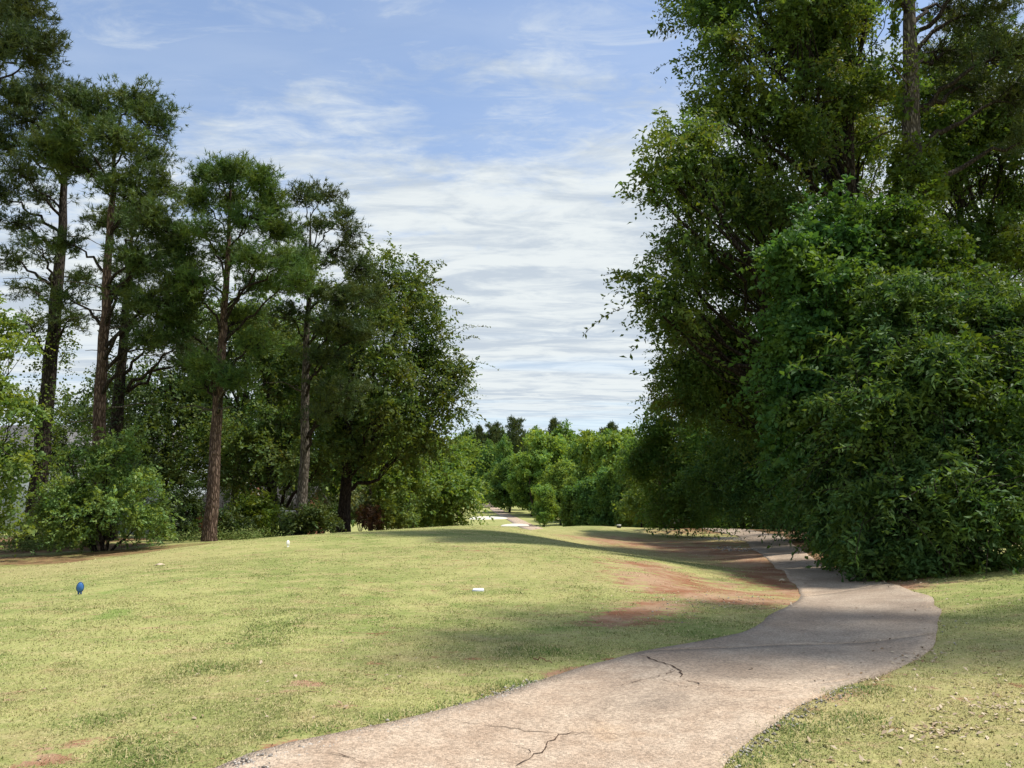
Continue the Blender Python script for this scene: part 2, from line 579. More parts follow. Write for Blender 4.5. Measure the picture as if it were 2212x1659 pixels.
def concrete_mat():
    m, N = new_mat('aggregate_concrete')
    pos = N.n('ShaderNodeNewGeometry').outputs['Position']
    clay = N.n('ShaderNodeAttribute', dict(attribute_name='clay')).outputs['Fac']
    vor = N.n('ShaderNodeTexVoronoi', None, Vector=pos, Scale=75.0)
    st = N.n('ShaderNodeSeparateColor', None, i0=vor.outputs['Color']).outputs[0]
    n1 = N.noise(pos, 0.9, 5, 0.62)
    n2 = N.noise(N.vscale(pos, (1, 1, 1)), 3.5, 6, 0.68)
    col = N.mix(N.ss(n1, 0.35, 0.65), (0.275, 0.212, 0.158), (0.370, 0.300, 0.230))
    tan = N.mix(N.ss(n2, 0.3, 0.7), (0.350, 0.258, 0.184), (0.465, 0.372, 0.280))
    cm = N.math('MULTIPLY_ADD', N.math('SUBTRACT', n2, 0.5), 1.3, clay)
    col = N.mix(N.ss(cm, 0.20, 0.80), col, tan)
    org = N.math('MULTIPLY', N.ss(N.noise(pos, 0.55, 4, 0.6), 0.56, 0.72), N.ss(clay, 0.4, 0.9))
    col = N.mix(N.math('MULTIPLY', org, 0.6), col, (0.52, 0.33, 0.17))
    g = N.math('MULTIPLY_ADD', st, 0.6, 0.68)
    col = N.mix(1.0, col, N.n('ShaderNodeCombineColor', None, i0=g, i1=g, i2=g).outputs[0], 'MULTIPLY')
    dk = N.ss(N.noise(pos, 22.0, 4, 0.7), 0.60, 0.72)
    col = N.mix(N.math('MULTIPLY', dk, 0.3), col, (0.10, 0.075, 0.055))
    b = N.n('ShaderNodeBsdfPrincipled', None, Base_Color=col, Roughness=0.85)
    b.inputs['Specular IOR Level'].default_value = 0.2
    bp = N.n('ShaderNodeBump', None, Strength=0.7, Distance=0.012, Height=N.math('MULTIPLY_ADD', vor.outputs[0], -0.6, N.math('MULTIPLY', n2, 0.8)))
    N.t.links.new(bp.outputs[0], b.inputs['Normal'])
    finish(N, b.outputs[0])
    return m


def tint_mat(name, ca, cb, rough=0.8):
    m, N = new_mat(name)
    tint = N.n('ShaderNodeAttribute', dict(attribute_name='tint')).outputs['Fac']
    b = N.n('ShaderNodeBsdfPrincipled', None, Base_Color=N.mix(tint, ca, cb), Roughness=rough)
    b.inputs['Specular IOR Level'].default_value = 0.2
    finish(N, b.outputs[0])
    return m


M = dict(
    turf=turf_mat(), blade=blade_mat(), concrete=concrete_mat(),
    soil=plain('crack_soil', (0.060, 0.036, 0.024), 0.95),
    sand=plain('bunker_sand', (0.60, 0.57, 0.49), 0.95, 0.08),
    pine=leaf_mat('pine_needles', (0.035, 0.064, 0.019), (0.119, 0.171, 0.046), None, 0, 0.22, 0.2, 0.55),
    pine_dark=leaf_mat('dark_pine_needles', (0.030, 0.048, 0.019), (0.092, 0.122, 0.045), None, 0, 0.2, 0.2, 0.5),
    oak=leaf_mat('oak_leaves', (0.048, 0.081, 0.022), (0.141, 0.198, 0.048), (0.105, 0.100, 0.038), 0.24, 0.36, 0.25, 0.4),
    oak_right=leaf_mat('right_oak_leaves', (0.046, 0.090, 0.021), (0.136, 0.216, 0.048), (0.105, 0.098, 0.036), 0.22, 0.42, 0.25, 0.4),
    maple=leaf_mat('maple_leaves', (0.039, 0.095, 0.026), (0.108, 0.206, 0.050), None, 0, 0.36, 0.16, 0.5),
    willow=leaf_mat('willow_oak_leaves', (0.030, 0.075, 0.020), (0.120, 0.205, 0.054), None, 0, 0.36, 0.22, 0.9),
    vine=leaf_mat('vine_leaves', (0.037, 0.077, 0.013), (0.144, 0.206, 0.033), None, 0, 0.36, 0.22, 0.9),
    bright=leaf_mat('fresh_leaves', (0.105, 0.175, 0.036), (0.205, 0.285, 0.075), None, 0, 0.42, 0.35, 0.8),
    bush=leaf_mat('bush_leaves', (0.065, 0.130, 0.030), (0.215, 0.310, 0.085), None, 0, 0.34, 0.4, 0.9),
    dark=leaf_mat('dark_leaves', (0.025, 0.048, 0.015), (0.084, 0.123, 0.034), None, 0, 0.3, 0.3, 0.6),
    red=leaf_mat('reddish_leaves', (0.10, 0.050, 0.030), (0.20, 0.115, 0.065), None, 0, 0.3, 0.25, 1.2),
    pale=leaf_mat('pale_leaves', (0.10, 0.145, 0.060), (0.24, 0.28, 0.15), None, 0, 0.4, 0.4, 1.0),
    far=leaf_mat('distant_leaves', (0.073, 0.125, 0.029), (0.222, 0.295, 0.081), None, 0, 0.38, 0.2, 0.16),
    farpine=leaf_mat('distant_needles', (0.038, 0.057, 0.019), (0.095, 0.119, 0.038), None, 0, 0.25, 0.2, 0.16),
    bark_red=bark_mat('pine_bark', (0.135, 0.088, 0.066), (0.250, 0.180, 0.142), 13, 3.2),
    bark_grey=bark_mat('grey_bark', (0.125, 0.105, 0.084), (0.275, 0.24, 0.20), 16, 3.0),
    bark_dark=bark_mat('dark_bark', (0.045, 0.036, 0.028), (0.095, 0.078, 0.062), 16, 3.0),
    twig=plain('twig_bark', (0.065, 0.050, 0.038), 0.9),
    litter=tint_mat('dry_leaf', (0.20, 0.125, 0.065), (0.54, 0.45, 0.33)),
    stone=tint_mat('gravel_stone', (0.14, 0.125, 0.11), (0.48, 0.44, 0.39)),
    weed=tint_mat('weed_leaf', (0.07, 0.13, 0.025), (0.20, 0.23, 0.07)),
    white=plain('white_paint', (0.80, 0.80, 0.78), 0.5, 0.04),
    blue=plain('blue_plastic', (0.045, 0.155, 0.42), 0.35, 0.12, 30, 0, 0.5),
    bluedark=plain('dark_blue_edge', (0.025, 0.070, 0.17), 0.45),
    black=plain('black_block', (0.02, 0.02, 0.02), 0.5),
    siding=plain('grey_siding', (0.36, 0.40, 0.42), 0.7, 0.08),
    roof=plain('grey_shingles', (0.16, 0.155, 0.15), 0.9, 0.25, 5, 0.4),
    shaded_roof=plain('shade_dark_shingles', (0.035, 0.032, 0.03), 0.9, 0.25, 5, 0.4),  # tree shade over the brick house roof put into its colour
    brick=plain('red_brick', (0.26, 0.105, 0.065), 0.85, 0.25, 9, 0.3),
    beige=plain('beige_render', (0.40, 0.34, 0.26), 0.85, 0.1),
    glass=plain('window_glass', (0.03, 0.035, 0.04), 0.08, 0.05, 1, 0, 0.6),
)

# ------------------------------------------------------------------ cart path outline
PL = [(480, 1659), (600, 1612), (850, 1568), (1000, 1524), (1100, 1497), (1200, 1456), (1300, 1432), (1368, 1412), (1420, 1404), (1500, 1392),
      (1600, 1370), (1660, 1340), (1712, 1308), (1731, 1290), (1722, 1272), (1700, 1248), (1672, 1222), (1642, 1197), (1618, 1178), (1600, 1163), (1596, 1157)]
PR = [(1550, 1659), (1640, 1592), (1720, 1532), (1790, 1500), (1850, 1478), (1910, 1462), (1955, 1440), (2000, 1412), (2022, 1385), (2036, 1350), (2033, 1322),
      (2012, 1297), (1975, 1276), (1930, 1262), (1862, 1246), (1800, 1228), (1755, 1206), (1728, 1186), (1708, 1170), (1694, 1161), (1690, 1156)]
L = np.array([(-6.5, -1.0, 0), (-3.6, 2.4, 0)] + [tuple(ground_at(*p)) for p in PL] + [(10.6, 44, 0), (9.2, 54, 0), (6.5, 66, 0)])
Rr = np.array([(-1.5, -1.0, 0), (0.35, 2.9, 0)] + [tuple(ground_at(*p)) for p in PR] + [(12.9, 44, 0), (11.4, 54, 0), (8.6, 66, 0)])


def resample(P, n):
    P = P[:, :2]
    s = np.concatenate([[0], np.cumsum(np.linalg.norm(np.diff(P, axis=0), axis=1))])
    t = np.linspace(0, 1, n) * s[-1]
    return np.stack([np.interp(t, s, P[:, k]) for k in range(2)], 1)


def chaikin(P, it=2):
    for _ in range(it):
        a = P[:-1] * 0.75 + P[1:] * 0.25
        b = P[:-1] * 0.25 + P[1:] * 0.75
        P = np.concatenate([P[:1], np.stack([a, b], 1).reshape(-1, P.shape[1]), P[-1:]])
    return P


NS = 300
Lr = resample(chaikin(L), NS)
Rs = resample(chaikin(Rr), NS)
# ragged edges
tt = np.linspace(0, 1, NS)
jl = (fbm(tt * 100, tt * 0, 0.6, 3, 4) - 0.5) * 0.24
jr = (fbm(tt * 100, tt * 0 + 9, 0.6, 4, 4) - 0.5) * 0.32
across = unit(Rs - Lr)
Lr = Lr + across * jl[:, None]
Rs = Rs + across * jr[:, None]
PATH_POLY = np.concatenate([Lr[::2], Rs[::-1][::2]])


def in_poly(x, y, poly):
    ins = np.zeros(len(x), bool)
    x1, y1 = poly[:, 0], poly[:, 1]
    x2, y2 = np.roll(x1, -1), np.roll(y1, -1)
    for a, b, cx, d in zip(x1, y1, x2, y2):
        if b == d:
            continue
        cond = ((b > y) != (d > y))
        ins ^= cond & (x < (cx - a) * (y - b) / (d - b) + a)
    return ins


def inset_poly(dm):
    a = Lr + across * dm
    b = Rs - across * dm
    return np.concatenate([a[::2], b[::-1][::2]])


# worn, dry and littered areas as strokes on the ground: (points in picture columns/rows, radius in metres, strength)
def stroke(pts):
    return np.array([ground_at(u, v)[:2] for u, v in pts])


DIRT = [(stroke([(1380, 1218), (1440, 1240), (1520, 1268), (1620, 1292)]), 0.75, 0.82), (stroke([(1300, 1166), (1420, 1178), (1520, 1186), (1620, 1200)]), 2.4, 0.95), (stroke([(1400, 1222), (1470, 1245), (1560, 1262)]), 0.55, 0.8), (stroke([(1440, 1245), (1560, 1275), (1680, 1285)]), 0.7, 0.85), (stroke([(1580, 1185), (1640, 1222), (1680, 1252)]), 0.9, 1.0), (stroke([(1330, 1342), (1385, 1322), (1430, 1305)]), 0.45, 1.0), (stroke([(1300, 1350), (1360, 1345)]), 0.25, 0.75), (stroke([(1410, 1216), (1440, 1226)]), 0.35, 0.8),
        (stroke([(1410, 1250), (1470, 1276), (1560, 1296), (1680, 1300)]), 0.75, 1.0), (stroke([(1480, 1250), (1600, 1282)]), 0.45, 0.75), (stroke([(1560, 1305), (1640, 1300)]), 0.4, 0.62),
        (stroke([(1350, 1165), (1450, 1170), (1560, 1175)]), 1.8, 0.78), (stroke([(1470, 1192), (1560, 1196), (1625, 1205)]), 1.4, 0.95),
        (stroke([(1600, 1190), (1650, 1216), (1690, 1255), (1715, 1285)]), 0.55, 0.95), (stroke([(1570, 1215), (1640, 1230)]), 0.6, 0.7), (stroke([(1460, 1150), (1560, 1146)]), 2.5, 0.7),
        (stroke([(1705, 1172), (1740, 1196), (1800, 1226), (1880, 1246), (1960, 1266)]), 0.55, 0.95), (stroke([(1830, 1215), (1900, 1238)]), 0.6, 0.8),
        (stroke([(600, 1614), (850, 1572), (1100, 1500)]), 0.10, 0.8), (stroke([(1190, 1458), (1340, 1425)]), 0.12, 0.75), (stroke([(660, 1480), (672, 1478)]), 0.15, 0.7),
        (stroke([(1750, 1530), (1850, 1490), (1960, 1445)]), 0.10, 0.6), (stroke([(90, 1640), (130, 1632)]), 0.16, 0.8), (stroke([(1020, 1190), (1070, 1185)]), 0.5, 0.28), (stroke([(760, 1375), (870, 1355)]), 0.25, 0.22)]
DRY = [(stroke([(1340, 1240), (1480, 1260), (1640, 1295)]), 1.5, 1.0), (stroke([(1250, 1165), (1400, 1180), (1560, 1215)]), 3.0, 0.95), (stroke([(0, 1235), (200, 1218)]), 3.0, 0.9), (stroke([(1300, 1160), (1560, 1165)]), 3.5, 0.8), (stroke([(1500, 1250), (1640, 1290)]), 1.2, 0.7),
       (stroke([(1990, 1560), (2150, 1520), (2212, 1560)]), 1.1, 1.0), (stroke([(2050, 1400), (2180, 1450)]), 1.0, 0.6), (stroke([(1620, 1640), (1900, 1600), (2212, 1655)]), 0.6, 0.55),
       (stroke([(700, 1500), (1000, 1400)]), 0.7, 0.55), (stroke([(300, 1500), (560, 1480)]), 0.9, 0.5), (stroke([(100, 1600), (500, 1580)]), 0.5, 0.4), (stroke([(1000, 1200), (1300, 1240)]), 2.5, 0.35)]
LITTER = [(stroke([(-300, 1218), (0, 1214), (200, 1203), (330, 1187)]), 2.6, 0.66), (np.array([(-40, 34.0), (-20, 36.0), (-8, 40), (-3, 52)]), 8.0, 1.0), (np.array([(-22, 26.5), (-14, 27)]), 1.8, 0.85), (np.array([(9, 50), (12, 42), (13, 34), (10.0, 22), (9.5, 17), (14, 15.5), (30, 14)]), 2.6, 1.0), (np.array([(16, 50), (20, 34), (25, 24)]), 8.5, 1.0),
          (np.array([(-9, 70), (-6, 100)]), 6, 0.8), (np.array([(14, 60), (16, 110)]), 7, 1.0)]


def seg_dist(x, y, P):
    d = np.full(len(x), 1e9)
    for a, b in zip(P[:-1], P[1:]):
        ab = b - a
        t = np.clip(((x - a[0]) * ab[0] + (y - a[1]) * ab[1]) / (ab @ ab + 1e-9), 0, 1)
        d = np.minimum(d, np.hypot(x - a[0] - ab[0] * t, y - a[1] - ab[1] * t))
    return d


def mask(x, y, items, soft=0.6):
    m = np.zeros(len(x))
    for P, r, s in items:
        m = np.maximum(m, s * np.clip((r * (1 + soft) - seg_dist(x, y, P)) / (r * 2 * soft), 0, 1) ** 1.3)
    return m


# ------------------------------------------------------------------ ground sheet
def graded(lo, hi, a, b, fine, grow):
    mid = list(np.arange(a, b + 1e-6, fine))
    up, s = [], fine
    x = mid[-1]
    while x < hi:
        s *= grow
        x += s
        up.append(x)
    dn, s = [], fine
    x = mid[0]
    while x > lo:
        s *= grow
        x -= s
        dn.append(x)
    return np.array(dn[::-1] + mid + up)


def build_ground():
    gx = graded(-900, 900, -7.5, 9.0, 0.15, 1.09)
    gy = graded(-300, 1300, 3.0, 17.0, 0.15, 1.055)
    X, Y = np.meshgrid(gx, gy)
    x, y = X.ravel(), Y.ravel()
    z = ground_z(x, y)
    inner = in_poly(x, y, inset_poly(0.16))
    z = np.where(inner, z - 0.07, z)
    far_in = np.zeros(len(x), bool)
    nx, ny = len(gx), len(gy)
    i, j = np.meshgrid(np.arange(ny - 1), np.arange(nx - 1), indexing='ij')
    q = i * nx + j
    F = np.stack([q, q + 1, q + nx + 1, q + nx], -1).reshape(-1, 4)
    me = new_mesh('ground', np.stack([x, y, z], 1), F, dict(dirt=('POINT', mask(x, y, DIRT, 0.95)), dry=('POINT', mask(x, y, DRY, 0.8)), litter=('POINT', mask(x, y, LITTER, 0.5))), True)
    tag(link('ground', me, M['turf']), 'mown golf turf rising to a low tee with bare clay patches by the path', 'ground', None, 'structure')


build_ground()


def path_strip(Lp, Rp, i0, i1, nac, gap0, gap1, lift, thick, clay_fn, name, mat, root):
    """one slab between stations i0..i1 of the two edges"""
    a, b = Lp[i0:i1 + 1].copy(), Rp[i0:i1 + 1].copy()
    n = len(a)
    if gap0:
        a[0] += unit(a[1] - a[0]) * gap0
        b[0] += unit(b[1] - b[0]) * gap0
    if gap1:
        a[-1] -= unit(a[-1] - a[-2]) * gap1
        b[-1] -= unit(b[-1] - b[-2]) * gap1
    t = np.linspace(0, 1, nac)[None, :, None]
    P = a[:, None] * (1 - t) + b[:, None] * t
    x, y = P[..., 0].ravel(), P[..., 1].ravel()
    z = ground_z(x, y) + lift
    top = np.stack([x, y, z], 1)
    bot = top - np.array([0, 0, thick])
    i, j = np.meshgrid(np.arange(n - 1), np.arange(nac - 1), indexing='ij')
    q = i * nac + j
    F = [np.stack([q, q + 1, q + nac + 1, q + nac], -1).reshape(-1, 4)]
    m = n * nac
    rim = list(range(nac)) + [k * nac + nac - 1 for k in range(1, n)] + [(n - 1) * nac + k for k in range(nac - 2, -1, -1)] + [k * nac for k in range(n - 2, 0, -1)]
    rim = np.array(rim)
    r2 = np.roll(rim, -1)
    F.append(np.stack([rim, rim + m, r2 + m, r2], -1))
    V = np.concatenate([top, bot])
    cl = clay_fn(V[:, 0], V[:, 1])
    return part(name, V, F, mat, root, False, dict(clay=('POINT', cl)))


CLAY = [(stroke([(560, 1659), (1000, 1600), (1400, 1620)]), 0.75, 1.0), (stroke([(700, 1620), (1150, 1530), (1330, 1450)]), 0.5, 0.9), (stroke([(1330, 1450), (1420, 1470), (1600, 1500), (1700, 1490)]), 0.35, 0.9),
        (stroke([(1500, 1560), (1750, 1520)]), 0.4, 0.85), (stroke([(1790, 1440), (1830, 1470)]), 0.15, 0.7), (stroke([(1735, 1290), (1720, 1250), (1660, 1200)]), 0.3, 0.8), (stroke([(1740, 1280), (1960, 1285)]), 0.15, 0.45),
        (stroke([(1700, 1390), (1850, 1396)]), 0.09, 0.8), (stroke([(1990, 1420), (2030, 1370)]), 0.2, 0.6), (stroke([(1700, 1172), (1750, 1205), (1850, 1243)]), 0.25, 0.8)]


def clay_fn(x, y):
    return mask(x, y, CLAY, 0.9)


def build_path():
    root = thing('cart_path', None, None, (0, 0, 0))
    tag(root, 'winding aggregate concrete cart path stained with red clay', 'path', None, 'structure')
    # slab joints: where along the path the joints visible in the photograph fall
    def station(u, v):
        p = ground_at(u, v)[:2]
        return int(np.argmin(np.linalg.norm((Lr + Rs) / 2 - p, axis=1)))
    st = [0, 22, station(1740, 1395), station(1830, 1278), station(1745, 1215), station(1660, 1170), NS - 24, NS - 1]
    for k, (a, b) in enumerate(zip(st[:-1], st[1:])):
        path_strip(Lr, Rs, a, b, 15, 0.003 if k else 0, 0.003, 0.012, 0.12, clay_fn, 'slab', M['concrete'], root)
    # open cracks: soil-filled channels along the broken lines
    cracks = [([(1385, 1418), (1420, 1432), (1450, 1440), (1470, 1455), (1474, 1468)], 0.018), ([(1472, 1472), (1500, 1478), (1530, 1486)], 0.014),
              ([(1355, 1478), (1400, 1470), (1440, 1460), (1462, 1452)], 0.007), ([(1378, 1466), (1420, 1471), (1470, 1480)], 0.006), ([(1462, 1483), (1476, 1488), (1500, 1486)], 0.010), ([(1560, 1466), (1640, 1468), (1720, 1468)], 0.005),
              ([(1110, 1659), (1150, 1640), (1180, 1622), (1192, 1604), (1215, 1590), (1250, 1586)], 0.012), ([(1045, 1570), (1100, 1578), (1160, 1586), (1195, 1590)], 0.008),
              ([(700, 1628), (760, 1644), (800, 1659)], 0.008), ([(1705, 1386), (1760, 1389), (1830, 1394), (1845, 1392)], 0.010), ([(1843, 1392), (1850, 1382)], 0.008), ([(1540, 1500), (1620, 1496), (1690, 1495)], 0.005), ([(1330, 1488), (1365, 1480), (1400, 1470)], 0.005), ([(1440, 1440), (1452, 1452), (1440, 1462)], 0.005), ([(1215, 1590), (1300, 1588), (1380, 1592)], 0.004), ([(1150, 1640), (1135, 1622), (1100, 1612)], 0.004), ([(1500, 1478), (1512, 1488), (1506, 1496)], 0.005), ([(1530, 1486), (1600, 1492), (1680, 1490)], 0.005), ([(1045, 1570), (980, 1560), (930, 1566)], 0.005)]
    r = np.random.default_rng(3)
    for pts, w in cracks:
        P = np.array([ground_at(*p)[:2] for p in pts])
        n = max(8, int(sum(np.linalg.norm(np.diff(P, axis=0), axis=1)) / 0.04))
        P = resample(P, n)
        tan = unit(np.gradient(P, axis=0))
        nor = np.stack([-tan[:, 1], tan[:, 0]], 1)
        P = P + nor * ((r.random(n) - 0.5) * 0.035)[:, None]
        ww = w * 0.46 * (0.25 + 1.1 * r.random(n)) * np.clip(np.minimum(np.arange(n), n - 1 - np.arange(n)) / 3 + 0.15, 0, 1)
        a, b = P - nor * ww[:, None], P + nor * ww[:, None]
        x = np.concatenate([a[:, 0], b[:, 0]])
        y = np.concatenate([a[:, 1], b[:, 1]])
        V = np.stack([x, y, ground_z(x, y) + 0.0165], 1)
        q = np.arange(n - 1)
        F = np.stack([q, q + 1, q + 1 + n, q + n], -1)
        part('crack', V, F, M['soil'], root)


build_path()


def build_far_path():
    pts = [(1148, 1140), (1140, 1137), (1128, 1128), (1112, 1120), (1090, 1110), (1068, 1098), (1052, 1090), (1046, 1082), (1046, 1074), (1040, 1062), (1030, 1056)]
    Ys = [104, 112, 128, 146, 168, 196, 220, 236, 262, 300, 330]
    P = np.array([at(u, v, Y)[:2] for (u, v), Y in zip(pts, Ys)])
    P = resample(chaikin(np.concatenate([[(7.5, 62), (6.5, 80)], P]), 2), 120)
    tan = unit(np.gradient(P, axis=0))
    nor = np.stack([-tan[:, 1], tan[:, 0]], 1)
    root = thing('cart_path', None, None, (0, 0, 0))
    tag(root, 'pale far stretch of the cart path climbing the fairway', 'path', None, 'structure')
    path_strip(P + nor * 1.35, P - nor * 1.35, 0, 119, 4, 0, 0, 0.06, 0.3, lambda x, y: np.full(len(x), 0.8), 'slab', M['concrete'], root)


build_far_path()


def bunker(u, v, rx, ry, label):
    p = ground_at(u, v, 60)
    r = np.random.default_rng(int(u))
    a = np.linspace(0, 2 * np.pi, 40, endpoint=False)
    rad = 1 + 0.18 * np.sin(2 * a + 1) + 0.12 * np.sin(3 * a + u)
    rings = [0.0001, 0.35, 0.7, 0.9, 1.0, 1.04]
    lift = [0.10, 0.10, 0.11, 0.12, 0.10, 0.0]
    V = []
    for s, h in zip(rings, lift):
        x = p[0] + rx * s * rad * np.cos(a)
        y = p[1] + ry * s * rad * np.sin(a)
        V.append(np.stack([x, y, ground_z(x, y) + h + 0.3 * np.clip(np.sin(a), 0, 1) * s ** 2], 1))
    V = np.concatenate(V)
    i, j = np.meshgrid(np.arange(len(rings) - 1), np.arange(40), indexing='ij')
    F = np.stack([i * 40 + j, i * 40 + (j + 1) % 40, (i + 1) * 40 + (j + 1) % 40, (i + 1) * 40 + j], -1).reshape(-1, 4)
    o = link('sand_bunker', new_mesh('sand_bunker', V, F, None, True), M['sand'])
    tag(o, label, 'sand bunker', 'sand bunkers on the far fairway')


bunker(1050, 1121, 3.2, 3.0, 'white sand bunker beside the far path, the higher of the two')
bunker(1112, 1137, 1.7, 1.2, 'thin pale sand bunker just over the tee crest by the far path')

# ------------------------------------------------------------------ grass and other loose cover
def build_grass():
    r = np.random.default_rng(11)
    bands = [(3.4, 5.5, 11000, 0.017, 0.0036), (5.5, 8.0, 7500, 0.017, 0.0045), (8.0, 12.0, 3300, 0.017, 0.0068), (12.0, 18.0, 900, 0.017, 0.010), (18.0, 31.0, 170, 0.016, 0.016)]
    xs, ys, hs, ws = [], [], [], []
    for d0, d1, dens, h, w in bands:
        ang = R(38)
        area = (d1 ** 2 - d0 ** 2) * ang
        n = int(area * dens)
        a = (r.random(n) * 2 - 1) * ang
        d = np.sqrt(d0 ** 2 + (d1 ** 2 - d0 ** 2) * r.random(n))
        xs.append(np.sin(a) * d)
        ys.append(np.cos(a) * d)
        hs.append(np.full(n, h))
        ws.append(np.full(n, w))
    x, y, h, w = map(np.concatenate, (xs, ys, hs, ws))
    edge_in = in_poly(x, y, inset_poly(0.04))
    keep = ~edge_in | (~in_poly(x, y, inset_poly(0.17)) & (fbm(x, y, 4.0, 61, 3) > 0.52) & (r.random(len(x)) < 0.7))
    x, y, h, w = x[keep], y[keep], h[keep], w[keep]
    di = mask(x, y, DIRT, 0.95) + 1.4 * (fbm(x, y, 2.2, 21, 4) - 0.5)
    li = mask(x, y, LITTER, 0.5)
    keep = (r.random(len(x)) > np.clip((di - 0.15) / 0.6, 0, 0.95)) & (r.random(len(x)) > li * 1.2)
    # thin places in the sward
    keep &= r.random(len(x)) < np.clip(0.45 + 1.6 * (fbm(x, y, 3.0, 31, 3) - 0.32), 0.25, 1)
    x, y, h, w = x[keep], y[keep], h[keep], w[keep]
    n = len(x)
    dry = mask(x, y, DRY, 0.8)
    tuft = np.clip((fbm(x, y, 2.6, 41, 4) - 0.60) / 0.06, 0, 1) * (r.random(n) < 0.8)
    edge_tuft = mask(x, y, [(stroke([(1810, 1500), (1880, 1490)]), 0.16, 1.0), (stroke([(1700, 1580), (1790, 1555), (1880, 1555)]), 0.18, 0.9), (stroke([(1600, 1650), (1700, 1620)]), 0.2, 0.9), (stroke([(620, 1590), (900, 1545), (1150, 1475)]), 0.16, 0.8),
                            (stroke([(440, 1440), (480, 1445)]), 0.22, 0.9), (stroke([(270, 1610), (340, 1640)]), 0.22, 0.9), (stroke([(1120, 1410), (1180, 1405)]), 0.25, 0.9), (stroke([(540, 1390), (620, 1330)]), 0.35, 0.5), (stroke([(160, 1560), (220, 1555)]), 0.2, 0.7)])
    lush = np.clip(np.maximum(tuft * 0.18, edge_tuft * r.random(n) * 1.4), 0, 1)
    hh = h * (0.55 + 0.9 * r.random(n)) * (1 + 0.35 * tuft + 0.9 * edge_tuft)
    az = r.random(n) * 2 * np.pi
    lean = 0.35 + 1.5 * r.random(n)
    base = np.stack([x, y, ground_z(x, y) - 0.004], 1)
    dirv = np.stack([np.cos(az), np.sin(az), np.zeros(n)], 1)
    side = np.stack([-np.sin(az), np.cos(az), np.zeros(n)], 1)
    tip = base + dirv * (hh * lean)[:, None] + np.array([0, 0, 1])[None] * (hh * np.clip(1.15 - 0.45 * lean, 0.3, 1))[:, None]
    sw = (w * (0.6 + 0.8 * r.random(n)))[:, None]
    V = np.stack([base - side * sw, base + side * sw, tip], 1).reshape(-1, 3)
    F = np.arange(3 * n).reshape(-1, 3)
    me = new_mesh('grass', V, F, dict(tint=('FACE', np.clip(r.random(n) + 0.12 * dry, 0, 1)), dry=('FACE', dry), lush=('FACE', lush)))
    tag(link('grass', me, M['blade']), 'short mown grass with green tufts and straw', 'grass', None, 'stuff')
    return n


build_grass()


def scatter_quads(x, y, size, r, flat=0.35, lift=0.012, aspect=0.45):
    n = len(x)
    base = np.stack([x, y, ground_z(x, y) + lift], 1)
    az = r.random(n) * 2 * np.pi
    d = unit(np.stack([np.cos(az), np.sin(az), (r.random(n) - 0.4) * flat], 1))
    s = unit(np.stack([-np.sin(az), np.cos(az), (r.random(n) - 0.5) * flat], 1))
    l = (size * (0.6 + 0.8 * r.random(n)))[:, None]
    up = np.array([0, 0, 1])[None]
    curl = l * 0.18 * r.random((n, 1))
    V = np.stack([base, base + d * l * 0.5 + s * l * aspect * 0.5 + up * curl, base + d * l + up * curl * 0.4, base + d * l * 0.5 - s * l * aspect * 0.5 + up * curl], 1).reshape(-1, 3)
    return V, np.arange(4 * n).reshape(-1, 4)


def pick(n, P, rad, r):
    """n points spread along a stroke"""
    seg = r.integers(0, len(P) - 1, n)
    t = r.random(n)[:, None]
    q = P[seg] * (1 - t) + P[seg + 1] * t
    return q + r.normal(0, rad, (n, 2))


def build_litter():
    r = np.random.default_rng(5)
    P = np.concatenate([pick(110, stroke([(1975, 1590), (2100, 1575), (1900, 1585)]), 0.10, r), pick(130, stroke([(2020, 1540), (2200, 1525), (2212, 1570)]), 0.16, r), pick(70, stroke([(1900, 1500), (2180, 1480)]), 0.35, r),
                        pick(80, stroke([(1700, 1640), (2200, 1650)]), 0.25, r), pick(70, stroke([(1960, 1440), (2020, 1400)]), 0.1, r), pick(60, stroke([(1750, 1460), (2000, 1390)]), 0.4, r),
                        pick(420, stroke([(1720, 1185), (1790, 1225), (1880, 1248), (1960, 1268)]), 0.35, r), pick(130, stroke([(1500, 1200), (1640, 1215), (1700, 1265)]), 0.5, r), pick(90, stroke([(1400, 1300), (1640, 1300)]), 0.5, r), pick(70, stroke([(2060, 1300), (2212, 1300)]), 0.9, r),
                        pick(60, stroke([(200, 1560), (1000, 1420)]), 0.7, r)])
    V, F = scatter_quads(P[:, 0], P[:, 1], 0.042, r, 0.9, 0.010)
    o = link('leaf_litter', new_mesh('leaf_litter', V, F, dict(tint=('FACE', r.random(len(F))))), M['litter'])
    tag(o, 'pale dry leaves scattered on the grass and path edges', 'leaf litter', None, 'stuff')


build_litter()


def stones(P, smin, smax, r):
    n = len(P)
    o = np.array([(1, 0, 0), (0, 1, 0), (-1, 0, 0), (0, -1, 0), (0, 0, 1), (0, 0, -1)], float)
    f = np.array([(0, 1, 4), (1, 2, 4), (2, 3, 4), (3, 0, 4), (1, 0, 5), (2, 1, 5), (3, 2, 5), (0, 3, 5)])
    s = (smin + (smax - smin) * r.random(n) ** 2)[:, None, None]
    az = r.random(n) * 6.28
    rot = np.stack([np.stack([np.cos(az), -np.sin(az), 0 * az], 1), np.stack([np.sin(az), np.cos(az), 0 * az], 1), np.stack([0 * az, 0 * az, 1 + 0 * az], 1)], 1)
    V = (o[None] * (0.6 + 0.7 * r.random((n, 6, 1))) * s * np.array([1, 0.8, 0.6])) @ np.transpose(rot, (0, 2, 1))
    V += np.stack([P[:, 0], P[:, 1], ground_z(P[:, 0], P[:, 1]) + 0.006], 1)[:, None]
    F = (f[None] + 6 * np.arange(n)[:, None, None]).reshape(-1, 3)
    return V.reshape(-1, 3), F


